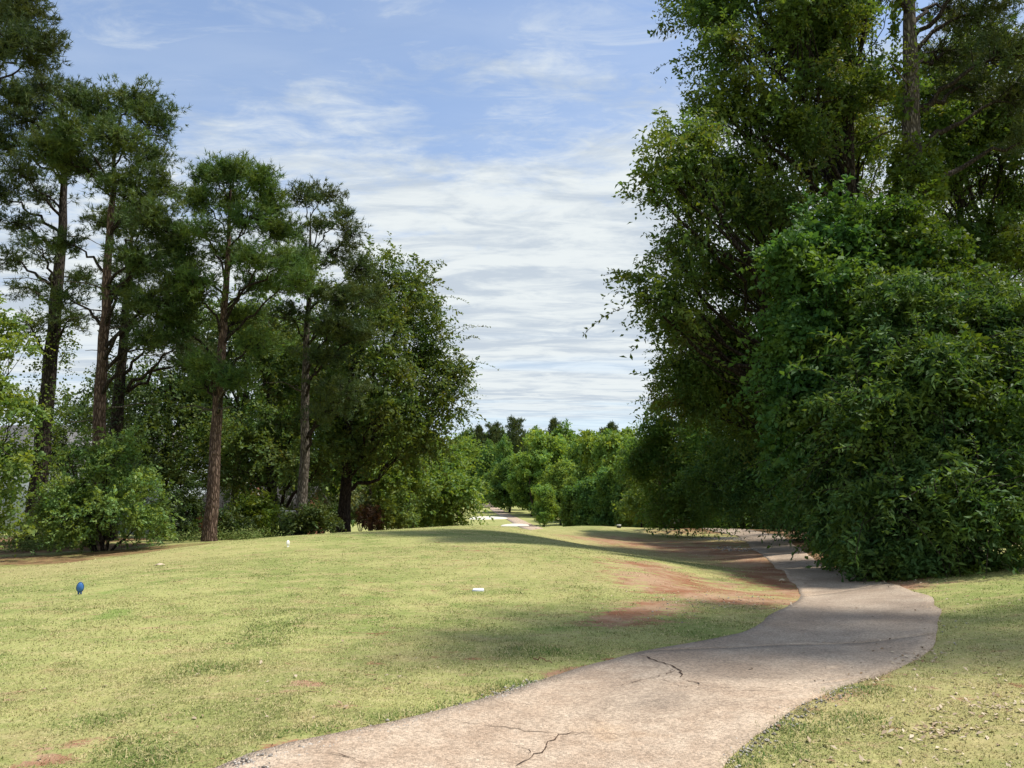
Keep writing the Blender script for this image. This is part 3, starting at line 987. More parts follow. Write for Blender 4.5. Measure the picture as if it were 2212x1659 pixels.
def build_gravel():
    r = np.random.default_rng(6)
    P = np.concatenate([pick(1300, stroke([(1510, 1164), (1560, 1162), (1596, 1167)]), 0.38, r), pick(300, stroke([(1560, 1182), (1620, 1190)]), 0.3, r)])
    V, F = stones(P, 0.012, 0.05, r)
    tag(link('gravel', new_mesh('gravel', V, F, dict(tint=('FACE', np.repeat(r.random(len(P)), 8)))), M['stone']), 'grey gravel spread left of the far end of the path', 'gravel', None, 'stuff')
    P = np.concatenate([pick(1500, stroke([(500, 1655), (850, 1568), (1000, 1525), (1160, 1470)]) + np.array([0.03, -0.05]), 0.045, r), pick(500, stroke([(1560, 1650), (1640, 1592), (1720, 1532), (1850, 1480)]), 0.06, r),
                        pick(120, stroke([(1700, 1450), (2000, 1350)]), 0.4, r), pick(160, stroke([(1350, 1335), (1640, 1290)]), 0.4, r)])
    V, F = stones(P, 0.005, 0.017, r)
    tag(link('gravel', new_mesh('gravel', V, F, dict(tint=('FACE', np.repeat(r.random(len(P)), 8)))), M['stone']), 'fine loose grit along the near edges of the path', 'gravel', None, 'stuff')


build_gravel()

# ------------------------------------------------------------------ foliage
def leaves_from_twigs(S, D, Ln, nleaf, ll, lw, sag, r, upb=0.7, spread=0.8, fold=0.15):
    """leaf quads along twigs S (T,3) start, D dir, Ln length"""
    T = len(S)
    t = (np.linspace(0.12, 1.0, nleaf)[None] + (r.random((T, nleaf)) - 0.5) * 0.12)[..., None]
    pos = S[:, None] + D[:, None] * Ln[:, None, None] * t
    pos[..., 2] -= (sag * Ln)[:, None] * t[..., 0] ** 2
    side = unit(np.cross(D, r.normal(size=(T, 3)) + np.array([0, 0, 1.2])))[:, None]
    sgn = np.where(np.arange(nleaf) % 2 == 0, 1, -1)[None, :, None]
    ld = unit(D[:, None] * 0.55 + side * sgn * spread + r.normal(size=(T, nleaf, 3)) * 0.38 + np.array([0, 0, -0.25]))
    nr = unit(r.normal(size=(T, nleaf, 3)) * 0.8 + np.array([0, 0, upb]))
    wv = unit(np.cross(ld, nr))
    nr = np.cross(wv, ld)
    k = 0.62 + 0.8 * r.random((T, 1, 1)) ** 1.5
    l = ll * k * (0.65 + 0.6 * r.random((T, nleaf, 1)))
    w = lw * k * (0.7 + 0.5 * r.random((T, nleaf, 1)))
    p0 = pos
    p2 = pos + ld * l
    m = pos + ld * l * 0.48
    p1 = m + wv * w * 0.5 + nr * l * fold
    p3 = m - wv * w * 0.5 + nr * l * fold
    V = np.stack([p0, p1, p2, p3], 2).reshape(-1, 3)
    return V


def needles(S, D, nn, ln, lw, r, spread=0.9):
    """needle tufts at S pointing D"""
    T = len(S)
    nd = unit(D[:, None] * 0.75 + r.normal(size=(T, nn, 3)) * spread * 0.62)
    base = S[:, None] + D[:, None] * (r.random((T, nn, 1)) - 0.7) * ln * 0.7
    sd = unit(np.cross(nd, r.normal(size=(T, nn, 3))))
    l = ln * (0.7 + 0.5 * r.random((T, nn, 1)))
    V = np.stack([base - sd * lw, base + sd * lw, base + nd * l], 2).reshape(-1, 3)
    return V


def lobe_points(cx, rad, n, r, inner=0.35, rough=0.22):
    d = unit(r.normal(size=(n, 3)))
    ph = r.random(6) * 6.28
    wob = 1 + rough * (np.sin(3 * d[:, 0] + ph[0]) * np.sin(4 * d[:, 1] + ph[1]) + np.sin(5 * d[:, 2] + ph[2]) * 0.6)
    rr = inner + (1 - inner) * r.random(n) ** 0.55
    return np.array(cx) + d * np.array(rad) * (rr * wob)[:, None], d


def cluster_points(cx, rad, n, r, inner, rough, m=11, size=0.46):
    """clumps gathered into m smaller boughs on the outside of a lobe, leaving hollows between them"""
    C0, d0 = lobe_points(cx, np.array(rad) * 0.86, m, r, max(inner, 0.45), rough)
    k = r.integers(0, m, n)
    sz = (size * (0.6 + 0.8 * r.random(m)))[k][:, None]
    d = unit(r.normal(size=(n, 3)))
    d[:, 2] = np.where(d[:, 2] < -0.2, d[:, 2] * 0.5, d[:, 2])
    P = C0[k] + d * np.array(rad) * np.array([1, 1, 0.72]) * sz * (0.35 + 0.65 * r.random((n, 1)) ** 0.6)
    loose = r.random(n) < LOOSE
    L, dl = lobe_points(cx, rad, n, r, inner, rough)
    P[loose] = L[loose]
    return P, unit(d0[k] * 0.5 + d * 0.8)


def lobe3(lb):
    """(u, v, Y, ru, rv[, depth m]) -> centre, radii in metres"""
    if len(lb) == 7:                 # ('w', x, y, z, rx, ry, rz) in metres
        return np.array(lb[1:4], float), np.array(lb[4:7], float)
    u, v, Y, ru, rv = lb[:5]
    ctr = at(u, v, Y)
    k = Y / FPX
    a, b = ru * k, rv * k
    dep = lb[5] if len(lb) > 5 else 0.5 * (a + b) * 1.1
    return ctr, np.array([a, dep, b])


def trunk_curve(base, top, r, n=12, wob=0.25):
    t = np.linspace(0, 1, n)[:, None]
    P = np.array(base) * (1 - t) + np.array(top) * t
    w = np.cumsum(r.normal(size=(n, 3)) * wob / n, axis=0)
    w -= w[:1] + (w[-1:] - w[:1]) * t
    w[:, 2] = 0
    return P + w * 2.5


def on_trunk(P, z):
    i = np.clip(np.searchsorted(P[:, 2], z) - 1, 0, len(P) - 2)
    t = np.clip((z - P[i, 2]) / (P[i + 1, 2] - P[i, 2] + 1e-6), 0, 1)
    return P[i] * (1 - t) + P[i + 1] * t


LOOSE = 0.10


def broadleaf(name, label, cat, base, lobes, leaf, mat, bark, seed, trunk_top=None, r0=0.2, group=None, leaves=40000, clump_r=0.55,
              sag=0.25, twig_leaf=12, upb=0.7, tint=(1, 1, 1), trunk_name='trunk', multi=0, show_limbs=True, inner=0.35, rough=0.22, fork=0.35, twig_frac=0.4, clus=8, jitter=0.0, shrink=1.0, sprays=0):
    """a tree or shrub with its own crown: lobes hold clumps of leafy twigs, limbs reach from the trunk to the lobes"""
    r = np.random.default_rng(seed)
    base = np.array(base, float)
    root = thing(name, label, cat, tuple(base), group)
    jr_ = np.random.default_rng(seed + 5)
    L3 = [lobe3(l if l[0] == 'w' or not jitter else (l[0], l[1], l[2] + jitter * (jr_.random() * 2 - 1), *l[3:])) for l in lobes]
    L3 = [(a_, b_ * shrink) for a_, b_ in L3]
    cen = np.array([a for a, _ in L3])
    top = np.array(trunk_top) if trunk_top is not None else np.array([cen[:, 0].mean() * 0.6 + base[0] * 0.4, cen[:, 1].mean() * 0.6 + base[1] * 0.4, cen[:, 2].max()])
    tb = base - np.array([0, 0, 0.25])
    if multi:
        for k in range(multi):
            tp = cen[k % len(cen)] + r.normal(size=3) * 0.2
            b0 = tb + np.array([*(r.normal(size=2) * 0.12), 0])
            P = curve(b0, tp, 0.1, 8, 0.15, r)
            V, F = tube(P, np.linspace(r0, r0 * 0.25, len(P)), 6)
            part('stem', V, F, bark, root, True)
        TP = trunk_curve(tb, top, r)
    else:
        TP = trunk_curve(tb, top, r, 14, 0.3 * r0 / 0.2 * 0.3)
        t = np.linspace(0, 1, len(TP))
        rad = r0 * (1 - 0.82 * t) + r0 * 0.55 * np.exp(-t * 22)
        V, F = tube(TP, rad, 12, 0.10, r)
        part('trunk', V, F, bark, root, True)
    surf = np.array([(b[0] * b[1] * b[2]) ** (2 / 3) for _, b in L3])
    per = leaves * surf / surf.sum()
    Vs, Tw = [], []
    for (cx, rd), nl in zip(L3, per):
        nclump = max(4, int(nl / (twig_leaf * 7)))
        C, od = cluster_points(cx, rd, nclump, r, inner, rough, clus)
        zmin = gz(cx[0], cx[1]) + 0.05
        C[:, 2] = np.maximum(C[:, 2], zmin + r.random(len(C)) * 0.4)
        ntw = 7
        S = np.repeat(C, ntw, 0) + r.normal(size=(len(C) * ntw, 3)) * clump_r * 0.35
        D = unit(np.repeat(od, ntw, 0) * 0.6 + r.normal(size=S.shape) * 0.75 + np.array([0, 0, 0.12]))
        Ln = clump_r * (0.6 + 0.9 * r.random(len(S)))
        Vs.append(leaves_from_twigs(S, D, Ln, twig_leaf, leaf[0], leaf[1], sag, r, upb))
        if not multi and show_limbs:
            zt = base[2] + (cx[2] - base[2]) * (fork + 0.3 * r.random())
            zt = min(max(zt, base[2] + 0.8), TP[-1, 2] - 0.1)
            a = on_trunk(TP, zt)
            rr0 = r0 * (0.42 - 0.2 * (zt - base[2]) / (TP[-1, 2] - base[2] + 0.1))
            P = curve(a, cx + r.normal(size=3) * rd * 0.15, -0.08 * np.linalg.norm(cx - a), 9, 0.12 * np.linalg.norm(cx - a), r)
            V, F = tube(P, np.linspace(rr0, rr0 * 0.3, len(P)), 7)
            part('limb', V, F, bark, root, True)
            hub = P[len(P) // 2:]
        else:
            hub = np.array([cx, cx * 0.5 + top * 0.5])
        m = max(3, int(len(C) * twig_frac * 0.5))
        idx = r.choice(len(C), min(m, len(C)), replace=False)
        for k in idx:
            h = hub[r.integers(0, len(hub))]
            P = curve(h, C[k], 0.0, 4, 0.25 * np.linalg.norm(C[k] - h) * 0.5, r)
            Tw.append(tube(P, np.linspace(r0 * 0.085 + 0.008, 0.006, 4), 4))
    if sprays:                        # long shoots that stick out and hang beyond the leafy outline
        for (cx, rd), nl in zip(L3, per):
            k = max(2, int(sprays * nl / leaves))
            C, od = lobe_points(cx, rd * 0.95, k, r, 0.7, rough)
            D = unit(od + r.normal(size=C.shape) * 0.35 + np.array([0, 0, 0.18]))
            Ln = clump_r * (1.6 + 1.6 * r.random(k))
            Vs.append(leaves_from_twigs(C, D, Ln, 24, leaf[0], leaf[1], 0.42, r, upb))
            for q in range(k):
                t = np.linspace(0, 1, 5)[:, None]
                P = C[q] + D[q] * Ln[q] * t - np.array([0, 0, 0.42 * Ln[q]]) * t ** 2
                Tw.append(tube(P, np.linspace(0.010, 0.004, 5), 4))
    V = np.concatenate(Vs)
    nq = len(V) // 4
    cr = part('crown', V, np.arange(4 * nq).reshape(-1, 4), mat, root, False, dict(tint=('FACE', r.random(nq))))
    cr.color = (*tint, 1)
    if Tw:
        n0, VV, FF = 0, [], []
        for v, f in Tw:
            VV.append(v)
            FF.append(f + n0)
            n0 += len(v)
        tg = part('twigs', np.concatenate(VV), np.concatenate(FF), bark, root, True)
        tg['kind'] = 'stuff'
    return root


def pine(label, base, top, pads, seed, r0=0.22, mat=None, bark=None, group=None, dens=1.0, tuft_n=10, ln=0.21, lw=0.0140, tint=(1, 1, 1), dead=6, name='pine_tree', zlow=None):
    """tall pine: pads = (u, v, dY, ru, rv, density) of needle masses, each on a limb of its own"""
    r = np.random.default_rng(seed)
    base = np.array(base, float)
    root = thing(name, label, 'tree', tuple(base), group)
    mat, bark = mat or M['pine'], bark or M['bark_red']
    TP = trunk_curve(base - np.array([0, 0, 0.3]), np.array(top, float) * 0.93 + base * 0.07, r, 18, 0.22)
    t = np.linspace(0, 1, len(TP))
    rad = r0 * (1 - 0.62 * t - 0.30 * t ** 4) + r0 * 0.35 * np.exp(-t * 26)
    V, F = tube(TP, rad, 14, 0.07, r)
    part('trunk', V, F, bark, root, True)
    Vs, Tw = [], []
    for pd in pads:
        u, v, dY, ru, rv, dn = pd
        Y = base[1] + dY
        cx, rd = lobe3((u, v, Y, ru, rv))
        rd[1] = max(0.8, 0.75 * rd[0])
        zt = cx[2] - 0.42 * np.hypot(cx[0] - TP[-1, 0], cx[1] - TP[-1, 1]) - 0.7
        zt = min(max(zt, base[2] + 2.0), TP[-1, 2] - 0.25)
        a = on_trunk(TP, zt)
        ln_l = np.linalg.norm(cx - a)
        P = curve(a, cx, 0.06 * ln_l, 10, 0.10 * ln_l, r)
        tt_ = (zt - base[2]) / (TP[-1, 2] - base[2])
        rl = max(0.02, r0 * (0.42 - 0.30 * tt_))
        V, F = tube(P, np.linspace(rl, 0.018, len(P)), 6)
        part('limb', V, F, M['bark_dark'], root, True)
        nb = max(7, int(30 * dn * dens * (rd[0] * rd[2]) ** 0.6 * 2.6))
        C, od = lobe_points(cx, rd * np.array([0.95, 0.95, 1.12]), nb, r, 0.15, 0.35)
        hub = P[3:]
        for k in range(nb):
            h = hub[np.argmin(np.linalg.norm(hub - C[k], axis=1) + r.random(len(hub)) * 0.8)]
            Q = curve(h, C[k], -0.05, 4, 0.15, r)
            Tw.append(tube(Q, np.linspace(0.018, 0.007, 4), 4))
        # needle tufts crowd round the branchlet ends
        nt = 8
        S = np.repeat(C, nt, 0) + r.normal(size=(nb * nt, 3)) * np.array([0.17, 0.17, 0.11])
        D = unit(np.repeat(od, nt, 0) * 0.7 + r.normal(size=S.shape) * 0.5 + np.array([0, 0, 0.55]))
        Vs.append(needles(S, D, tuft_n, ln, lw, r))
    for k in range(dead):
        zt = base[2] + (TP[-1, 2] - base[2]) * (0.28 + 0.4 * r.random())
        a = on_trunk(TP, zt)
        az = r.random() * 6.28
        l = 0.8 + 1.8 * r.random()
        P = curve(a, a + np.array([math.cos(az) * l, math.sin(az) * l, -0.1 + 0.5 * r.random()]), 0.15, 6, 0.2, r)
        V, F = tube(P, np.linspace(0.035, 0.01, 6), 5)
        part('dead_limb', V, F, M['bark_grey'], root, True)
    V = np.concatenate(Vs)
    nq = len(V) // 3
    cr = part('crown', V, np.arange(3 * nq).reshape(-1, 3), mat, root, False, dict(tint=('FACE', np.repeat(r.random(nq // tuft_n), tuft_n) * 0.7 + 0.3 * r.random(nq))))
    cr.color = (*tint, 1)
    n0, VV, FF = 0, [], []
    for v, f in Tw:
        VV.append(v)
        FF.append(f + n0)
        n0 += len(v)
    tg = part('twigs', np.concatenate(VV), np.concatenate(FF), M['bark_dark'], root, True)
    tg['kind'] = 'stuff'
    return root, TP


def ivy_on(root, TP, rad, z0, z1, n, leaf, mat, seed, puff=0.12, side=None):
    r = np.random.default_rng(seed)
    z = z0 + (z1 - z0) * r.random(n)
    keep = r.random(n) < np.clip(0.15 + 1.6 * (fbm(z, z * 0 + seed, 0.8, seed, 3) - 0.25), 0.05, 1)
    z = z[keep]
    P = np.array([on_trunk(TP, q) for q in z])
    az = r.random(len(z)) * 6.28 if side is None else r.normal(side, 1.0, len(z))
    d = np.stack([np.cos(az), np.sin(az), 0 * az], 1)
    S = P + d * (rad + puff * r.random((len(z), 1)))
    D = unit(d * 0.7 + r.normal(size=S.shape) * 0.5 + np.array([0, 0, -0.3]))
    V = leaves_from_twigs(S, D, np.full(len(S), puff * 1.6), 5, leaf[0], leaf[1], 0.4, r, 0.4)
    nq = len(V) // 4
    part('ivy', V, np.arange(4 * nq).reshape(-1, 4), mat, root, False, dict(tint=('FACE', r.random(nq))))


# ---- left: tall pines
def build_left():
    b = foot(203, 27.6)
    pine('tall red-barked pine rising behind the bright green bush', b, at(262, 190, 28.5),
         [(200, 230, 0, 70, 40, 1), (290, 215, 1, 70, 40, .9), (335, 260, 0, 45, 40, .9), (150, 280, -1, 60, 40, 1), (250, 300, -1.5, 80, 45, 1), (330, 340, 1, 50, 30, .7), (180, 360, 1.5, 80, 40, .8),
          (280, 400, -1, 90, 40, .9), (350, 400, 0, 40, 30, .8), (120, 330, 0, 60, 45, 1.0), (330, 470, -1.5, 80, 38, 1.0), (240, 480, 2, 70, 30, .6), (390, 520, 0, 55, 40, .9), (300, 560, -1.5, 80, 34, .9), (390, 600, -1, 60, 35, .9),
          (330, 650, -1, 90, 35, .9), (270, 620, 1, 60, 30, .6), (400, 680, 0, 50, 28, .8), (140, 520, 1, 60, 30, .45), (140, 640, 1, 55, 26, .4), (310, 730, -1, 70, 26, .6)],
         101, 0.26, dens=1.2)
    b = foot(78, 31.5)
    root, TP = pine('leaning pine with dark trunk wrapped in ivy, second from the left edge', b, at(150, 160, 32.5),
         [(90, 190, 0, 70, 36, 1), (30, 210, -1, 60, 45, 1), (150, 200, 1, 50, 30, .8), (60, 260, 1, 80, 40, .9), (0, 300, 0, 60, 40, 1.0), (110, 320, -1, 60, 36, .8), (40, 370, -1, 70, 34, .8), (-10, 420, 1, 60, 36, .8), (100, 420, 1, 55, 26, .5),
          (40, 480, 0, 60, 30, .6), (90, 540, -1, 70, 26, .5), (20, 560, 1, 50, 26, .6), (170, 600, 0, 60, 26, .45), (60, 620, 1, 50, 24, .4), (150, 690, 0, 60, 22, .4), (60, 700, -1, 50, 22, .4)],
         102, 0.36, M['pine_dark'], M['bark_dark'], None, 0.9, 10, 0.22, 0.0145, (1.1, 1.15, 1.0))
    ivy_on(root, TP, 0.34, b[2] + 0.3, 9.5, 1700, (0.11, 0.09), M['vine'], 7, 0.30)
    b = foot(237, 36)
    root, TP = pine('dark ivy-grown pine trunk standing just behind the red-barked pine', b, at(290, 420, 37),
         [(300, 450, 0, 70, 30, .8), (250, 470, 1, 60, 30, .7), (350, 520, 0, 60, 30, .8), (290, 580, -1, 70, 28, .7), (380, 640, 0, 60, 28, .8), (250, 690, 0, 60, 26, .5), (340, 740, 0, 60, 26, .7), (420, 770, 1, 60, 30, .9), (400, 740, -1, 50, 30, .8)],
         103, 0.36, M['pine_dark'], M['bark_dark'], None, 0.9)
    ivy_on(root, TP, 0.3, b[2] + 0.5, 11, 1000, (0.12, 0.09), M['dark'], 8, 0.22)
    b = foot(455, 27.4)
    pine('lone pine with bare reddish trunk at the left edge of the tee', b, at(503, 352, 28.2),
         [(500, 372, 0, 60, 28, 1), (450, 378, 1, 45, 30, .9), (560, 385, -1, 45, 30, .9), (430, 430, 0, 45, 36, .8), (590, 440, 0, 40, 36, 1), (500, 430, 1.5, 60, 34, .6), (540, 470, -1, 60, 30, .8), (440, 500, -1, 50, 26, .7), (610, 500, 1, 45, 26, .9),
          (400, 560, 0, 55, 28, .7), (500, 545, 1.5, 70, 26, .7), (570, 555, -1.5, 70, 26, 1.0), (640, 560, 0, 55, 26, 1), (420, 620, -1, 60, 26, .8), (560, 610, 1, 60, 22, .6), (640, 600, -1, 50, 24, 1), (510, 690, 1.5, 70, 22, .5), (380, 700, 0, 60, 26, .8), (560, 740, 0, 60, 22, .6),
          (440, 785, -.5, 45, 20, .8), (500, 815, -.6, 50, 22, .9), (440, 825, .5, 40, 16, .5)],
         104, 0.235, None, None, None, 1.25, 10, 0.21, 0.0140, (1.05, 1.15, 0.95))
    b = foot(650, 33.5)
    pine('slim grey-brown pine between the lone pine and the big dark oak', b, at(672, 410, 34.5),
         [(650, 425, 0, 45, 24, .7), (700, 420, 1, 45, 24, .7), (740, 470, 0, 35, 30, .6), (690, 480, -1, 50, 26, .5), (760, 510, 0, 28, 26, .6), (630, 500, 1, 50, 26, .6), (640, 560, -1, 60, 28, .9), (720, 550, 1, 60, 26, .5), (780, 580, 0, 36, 26, .8), (670, 620, -1, 60, 26, .8),
          (750, 640, -1, 60, 28, .9), (810, 640, 0, 40, 26, .6), (620, 680, 0, 55, 24, .6), (720, 700, -1.5, 70, 28, .9), (780, 720, -1, 50, 26, .9), (700, 770, -1, 60, 24, .7), (740, 840, -1.5, 70, 28, .8), (700, 890, -1, 60, 22, .6)],
         105, 0.24, M['pine_dark'], M['bark_grey'], None, 0.95, 10, 0.22, 0.0150, (1.15, 1.2, 1.0))
    b = foot(-150, 23.5)
    pine('near pine at the top left corner, only its dark crown in view', b, at(-60, -200, 24.5),
         [(50, 20, 0, 70, 45, 1.1), (90, 90, 0, 50, 34, 1.1), (20, 90, -1, 70, 40, 1.1), (-30, 30, 1, 70, 60, 1), (40, -50, 0, 80, 50, 1), (80, 130, .5, 36, 22, .7), (-40, 120, 1, 60, 36, 1), (-120, -60, 0, 90, 60, 1), (-130, 100, 1, 80, 50, .8), (-60, -160, 0, 90, 40, 1), (-200, 0, 0, 70, 60, .8)],
         106, 0.3, M['pine_dark'], M['bark_dark'], None, 1.05, 10, 0.21, 0.0140, (1.1, 1.1, 1.0))

    # broadleaf trees behind and between the pines
    b = foot(741, 42)
    broadleaf('oak_tree', 'big dark oak with black trunk at the right end of the left wood', 'tree', b,
              [(830, 610, 43, 70, 60), (895, 660, 42, 55, 70), (905, 620, 43, 35, 45), (935, 770, 42, 60, 80), (850, 760, 40.5, 95, 95), (780, 690, 44, 85, 85), (940, 860, 42, 55, 55), (830, 890, 40.5, 110, 80), (735, 860, 43, 85, 90), (690, 760, 45, 80, 100), (880, 950, 43, 70, 45), (780, 960, 42, 70, 45), (965, 810, 42, 35, 45)],
              (0.20, 0.115), M['oak'], M['bark_dark'], 201, at(770, 640, 42.5), 0.36, None, 62000, 0.75, 0.2, 9, 0.6, (1.0, 1.08, 0.95), fork=0.45, sprays=260)
    b = foot(350, 45)
    broadleaf('sweetgum_tree', 'dark broadleaf tree filling the gap between the two nearest pines', 'tree', b,
              [(260, 930, 44, 80, 80), (380, 860, 45, 90, 95), (340, 960, 44, 110, 70), (300, 840, 46, 70, 60), (440, 920, 44, 80, 80), (390, 1030, 43, 70, 40), (190, 880, 46, 45, 60), (430, 800, 46, 60, 60)],
              (0.20, 0.125), M['dark'], M['bark_dark'], 202, at(370, 800, 45), 0.28, None, 36000, 0.8, 0.2, 9, tint=(1.3, 1.35, 1.2))
    b = foot(590, 43)
    broadleaf('oak_tree', 'shaded oak with low spreading boughs behind the lone pine', 'tree', b,
              [(560, 940, 41, 100, 50), (640, 985, 39, 75, 45), (480, 970, 42, 80, 60), (590, 830, 46, 100, 90), (500, 750, 47, 95, 90), (640, 900, 42, 60, 60), (550, 660, 48, 80, 80), (620, 740, 47, 70, 80), (690, 1000, 39.5, 35, 30), (560, 1020, 41, 90, 40), (420, 870, 45, 60, 60)],
              (0.20, 0.12), M['oak'], M['bark_dark'], 203, at(580, 690, 46), 0.34, None, 46000, 0.8, 0.25, 9, tint=(0.95, 1.05, 1.0))
    b = foot(500, 56)
    broadleaf('oak_tree', 'tall leafy tree far back in the left wood, sky showing through it', 'tree', b,
              [(450, 700, 56, 80, 80), (560, 760, 57, 90, 90), (650, 700, 56, 80, 90), (400, 820, 57, 80, 70), (700, 840, 57, 80, 80), (580, 880, 56, 110, 70), (780, 800, 57, 70, 90)],
              (0.24, 0.15), M['maple'], M['bark_dark'], 204, at(540, 700, 56), 0.3, None, 26000, 0.95, 0.2, 9, tint=(0.95, 0.95, 0.8))
    b = foot(-20, 23)
    broadleaf('maple_tree', 'bright leafed young tree cut by the left picture edge', 'tree', b,
              [(-20, 690, 24, 50, 60), (10, 760, 23.5, 55, 45), (-10, 850, 23, 65, 50), (35, 900, 22.8, 45, 34), (20, 980, 22.5, 50, 38), (-25, 1000, 23, 60, 60), (0, 1060, 22.5, 55, 34), (-20, 1130, 23, 65, 40), (40, 860, 23.2, 40, 26), (-60, 780, 24, 70, 80), (-90, 950, 24, 70, 100)],
              (0.13, 0.10), M['bright'], M['bark_dark'], 205, at(-30, 700, 23.6), 0.10, None, 16000, 0.36, 0.3, 8, 0.8, shrink=0.86)
    b = foot(222, 25.3)
    broadleaf('bush', 'big rounded bright green bush in front of the red-barked pine', 'bush', b,
              [(220, 1040, 25.4, 100, 65), (150, 1080, 25.2, 60, 60), (295, 1070, 25.0, 55, 55), (225, 1120, 24.8, 115, 55), (160, 1150, 25.0, 70, 30), (300, 1130, 24.9, 55, 42), (185, 990, 25.6, 36, 40), (255, 985, 25.4, 40, 40), (280, 955, 25.4, 16, 34), (185, 960, 25.6, 14, 30), (225, 980, 25.5, 20, 34), (330, 1100, 25.0, 30, 34), (120, 1130, 25.2, 36, 40)],
              (0.105, 0.062), M['bush'], M['bark_dark'], 206, at(225, 1000, 25.4), 0.06, None, 30000, 0.30, 0.15, 9, 0.9, multi=7, shrink=0.92, tint=(1.12, 1.12, 1.1), sprays=90)
    # evergreens and shrubs along the foot of the wood
    b = foot(400, 29.5)
    broadleaf('evergreen_shrub', 'dark cone-shaped evergreen left of the lone pine trunk', 'shrub', b, [(400, 1080, 29.5, 26, 34), (400, 1120, 29.4, 36, 40), (400, 1150, 29.3, 40, 22), (402, 1052, 29.5, 14, 24)],
              (0.09, 0.05), M['dark'], M['bark_dark'], 207, at(400, 1050, 29.5), 0.05, None, 9000, 0.22, 0.3, 9, multi=3, tint=(0.8, 0.9, 0.8))
    for lab, u, Y, lobes, mt, n, tn in (
            ('glossy shrub with a sunlit right side, below the white gable', 545, 31, [(540, 1110, 31, 40, 40), (560, 1130, 30.8, 32, 34), (515, 1130, 31, 36, 30), (560, 1095, 31, 22, 24)], 'vine', 8000, (1, .95, .8)),
            ('low dark shrub touching the right side of the lone pine trunk', 490, 30, [(485, 1125, 30, 30, 32), (500, 1145, 29.8, 40, 20)], 'dark', 4000, (1, 1, 1)),
            ('dark shrub against the beige garden wall', 600, 34.5, [(600, 1125, 34.5, 18, 26), (590, 1140, 34.3, 30, 16)], 'dark', 3500, (1, 1.1, 1)),
            ('dark shrub at the foot of the slim grey-brown pine', 680, 33, [(665, 1120, 33, 32, 26), (700, 1120, 33.2, 36, 32), (640, 1135, 33, 30, 16)], 'dark', 7000, (1.1, 1.1, 1)),
            ('pale flowering dogwood shrub right of the black oak trunk', 785, 46, [(770, 1075, 46, 32, 24), (795, 1095, 45.5, 34, 18), (765, 1110, 46, 28, 20)], 'pale', 6000, (1, 1, 1)),
            ('reddish brown shrub among the green ones right of the oak', 805, 44.5, [(800, 1112, 44.5, 26, 22), (812, 1128, 44.4, 26, 14)], 'red', 4000, (.7, .75, .8)),
            ('yellow-green shrub beside the thin trunk at the wood edge', 835, 45, [(838, 1105, 45, 24, 34), (828, 1068, 45.5, 22, 28), (846, 1125, 44.5, 22, 16)], 'bright', 5500, (1, .95, .8)),
            ('small mid-green shrub at the tee crest by the thin trunk', 885, 45, [(880, 1118, 45, 24, 22), (870, 1090, 46, 20, 24)], 'bush', 4000, (1, 1, 1)),
            ('tall dark evergreen shrub in front of the brick house roof', 640, 56, [(600, 1070, 56, 40, 40), (640, 1075, 56, 45, 45), (690, 1070, 55, 45, 45), (660, 1040, 57, 60, 30)], 'dark', 9000, (.9, .9, .9)),  # added to cover the sunlit roof with dark foliage
            ('dark thicket left of the white gable under the low boughs', 480, 58, [(430, 1060, 58, 40, 40), (485, 1065, 58, 30, 24), (400, 1040, 58, 40, 50), (500, 1110, 56, 60, 16)], 'dark', 7000, (.9, .95, .9)),
            ('straggly undergrowth shrub at the foot of the ivy-clad pine', 105, 30.5, [(100, 1150, 30.5, 36, 22), (60, 1160, 30, 40, 16)], 'dark', 3500, (1.3, 1.1, .8)),
            ('leafy shrub behind the bright bush under the roofline', 150, 34, [(140, 1020, 34, 30, 55), (125, 960, 34, 20, 45)], 'dark', 6000, (.8, .85, .8)),
            ('greyish shrub behind the evergreen by the house wall', 345, 36, [(340, 1110, 36, 30, 40), (310, 1050, 36, 30, 34)], 'dark', 5000, (1.2, 1.3, 1.3))):
        b = foot(u, Y)
        broadleaf('shrub', lab, 'shrub', b, lobes, (0.12, 0.07), M[mt], M['bark_dark'], 300 + u, at(u, 1080, Y), 0.04, None, n, 0.28, 0.2, 8, 0.8, tn, multi=4)
    # two thin trunks and the light green trees that close the left wood
    b = foot(862, 46)
    broadleaf('young_tree', 'light green tree on a straight brown trunk at the crest', 'tree', b,
              [(880, 1010, 47, 45, 45), (860, 1040, 46.5, 40, 34), (905, 1050, 47, 40, 30), (840, 1000, 48, 40, 40), (890, 960, 48, 45, 40)], (0.19, 0.13), M['bright'], M['bark_red'], 208, at(880, 980, 47), 0.17, None, 12000, 0.6, 0.25, 9, tint=(.95, 1.0, .9))
    b = foot(803, 50)
    broadleaf('young_tree', 'slender grey trunked tree behind the reddish shrub', 'tree', b, [(805, 1000, 50, 50, 40), (790, 960, 50, 50, 40), (830, 960, 51, 45, 45)], (0.2, 0.13), M['oak'], M['bark_grey'], 209, at(800, 950, 50), 0.16, None, 9000, 0.7, 0.25, 9)
    b = foot(960, 60)
    broadleaf('beech_tree', 'spreading light green tree whose tip hangs over the far fairway', 'tree', b,
              [(960, 985, 61, 45, 40), (985, 1020, 60, 36, 36), (940, 1040, 59, 50, 45), (975, 1070, 58, 45, 30), (1008, 1060, 57.5, 26, 24), (1012, 1085, 57.5, 20, 18), (940, 1100, 58, 45, 34), (965, 1125, 58, 30, 20), (920, 1000, 61, 40, 50), (1000, 975, 62, 25, 25), (905, 1120, 59, 26, 26)],
              (0.22, 0.13), M['bright'], M['bark_dark'], 210, at(955, 985, 60), 0.3, None, 30000, 0.8, 0.35, 9, tint=(1.0, 1.08, .95), sprays=120)


build_left()


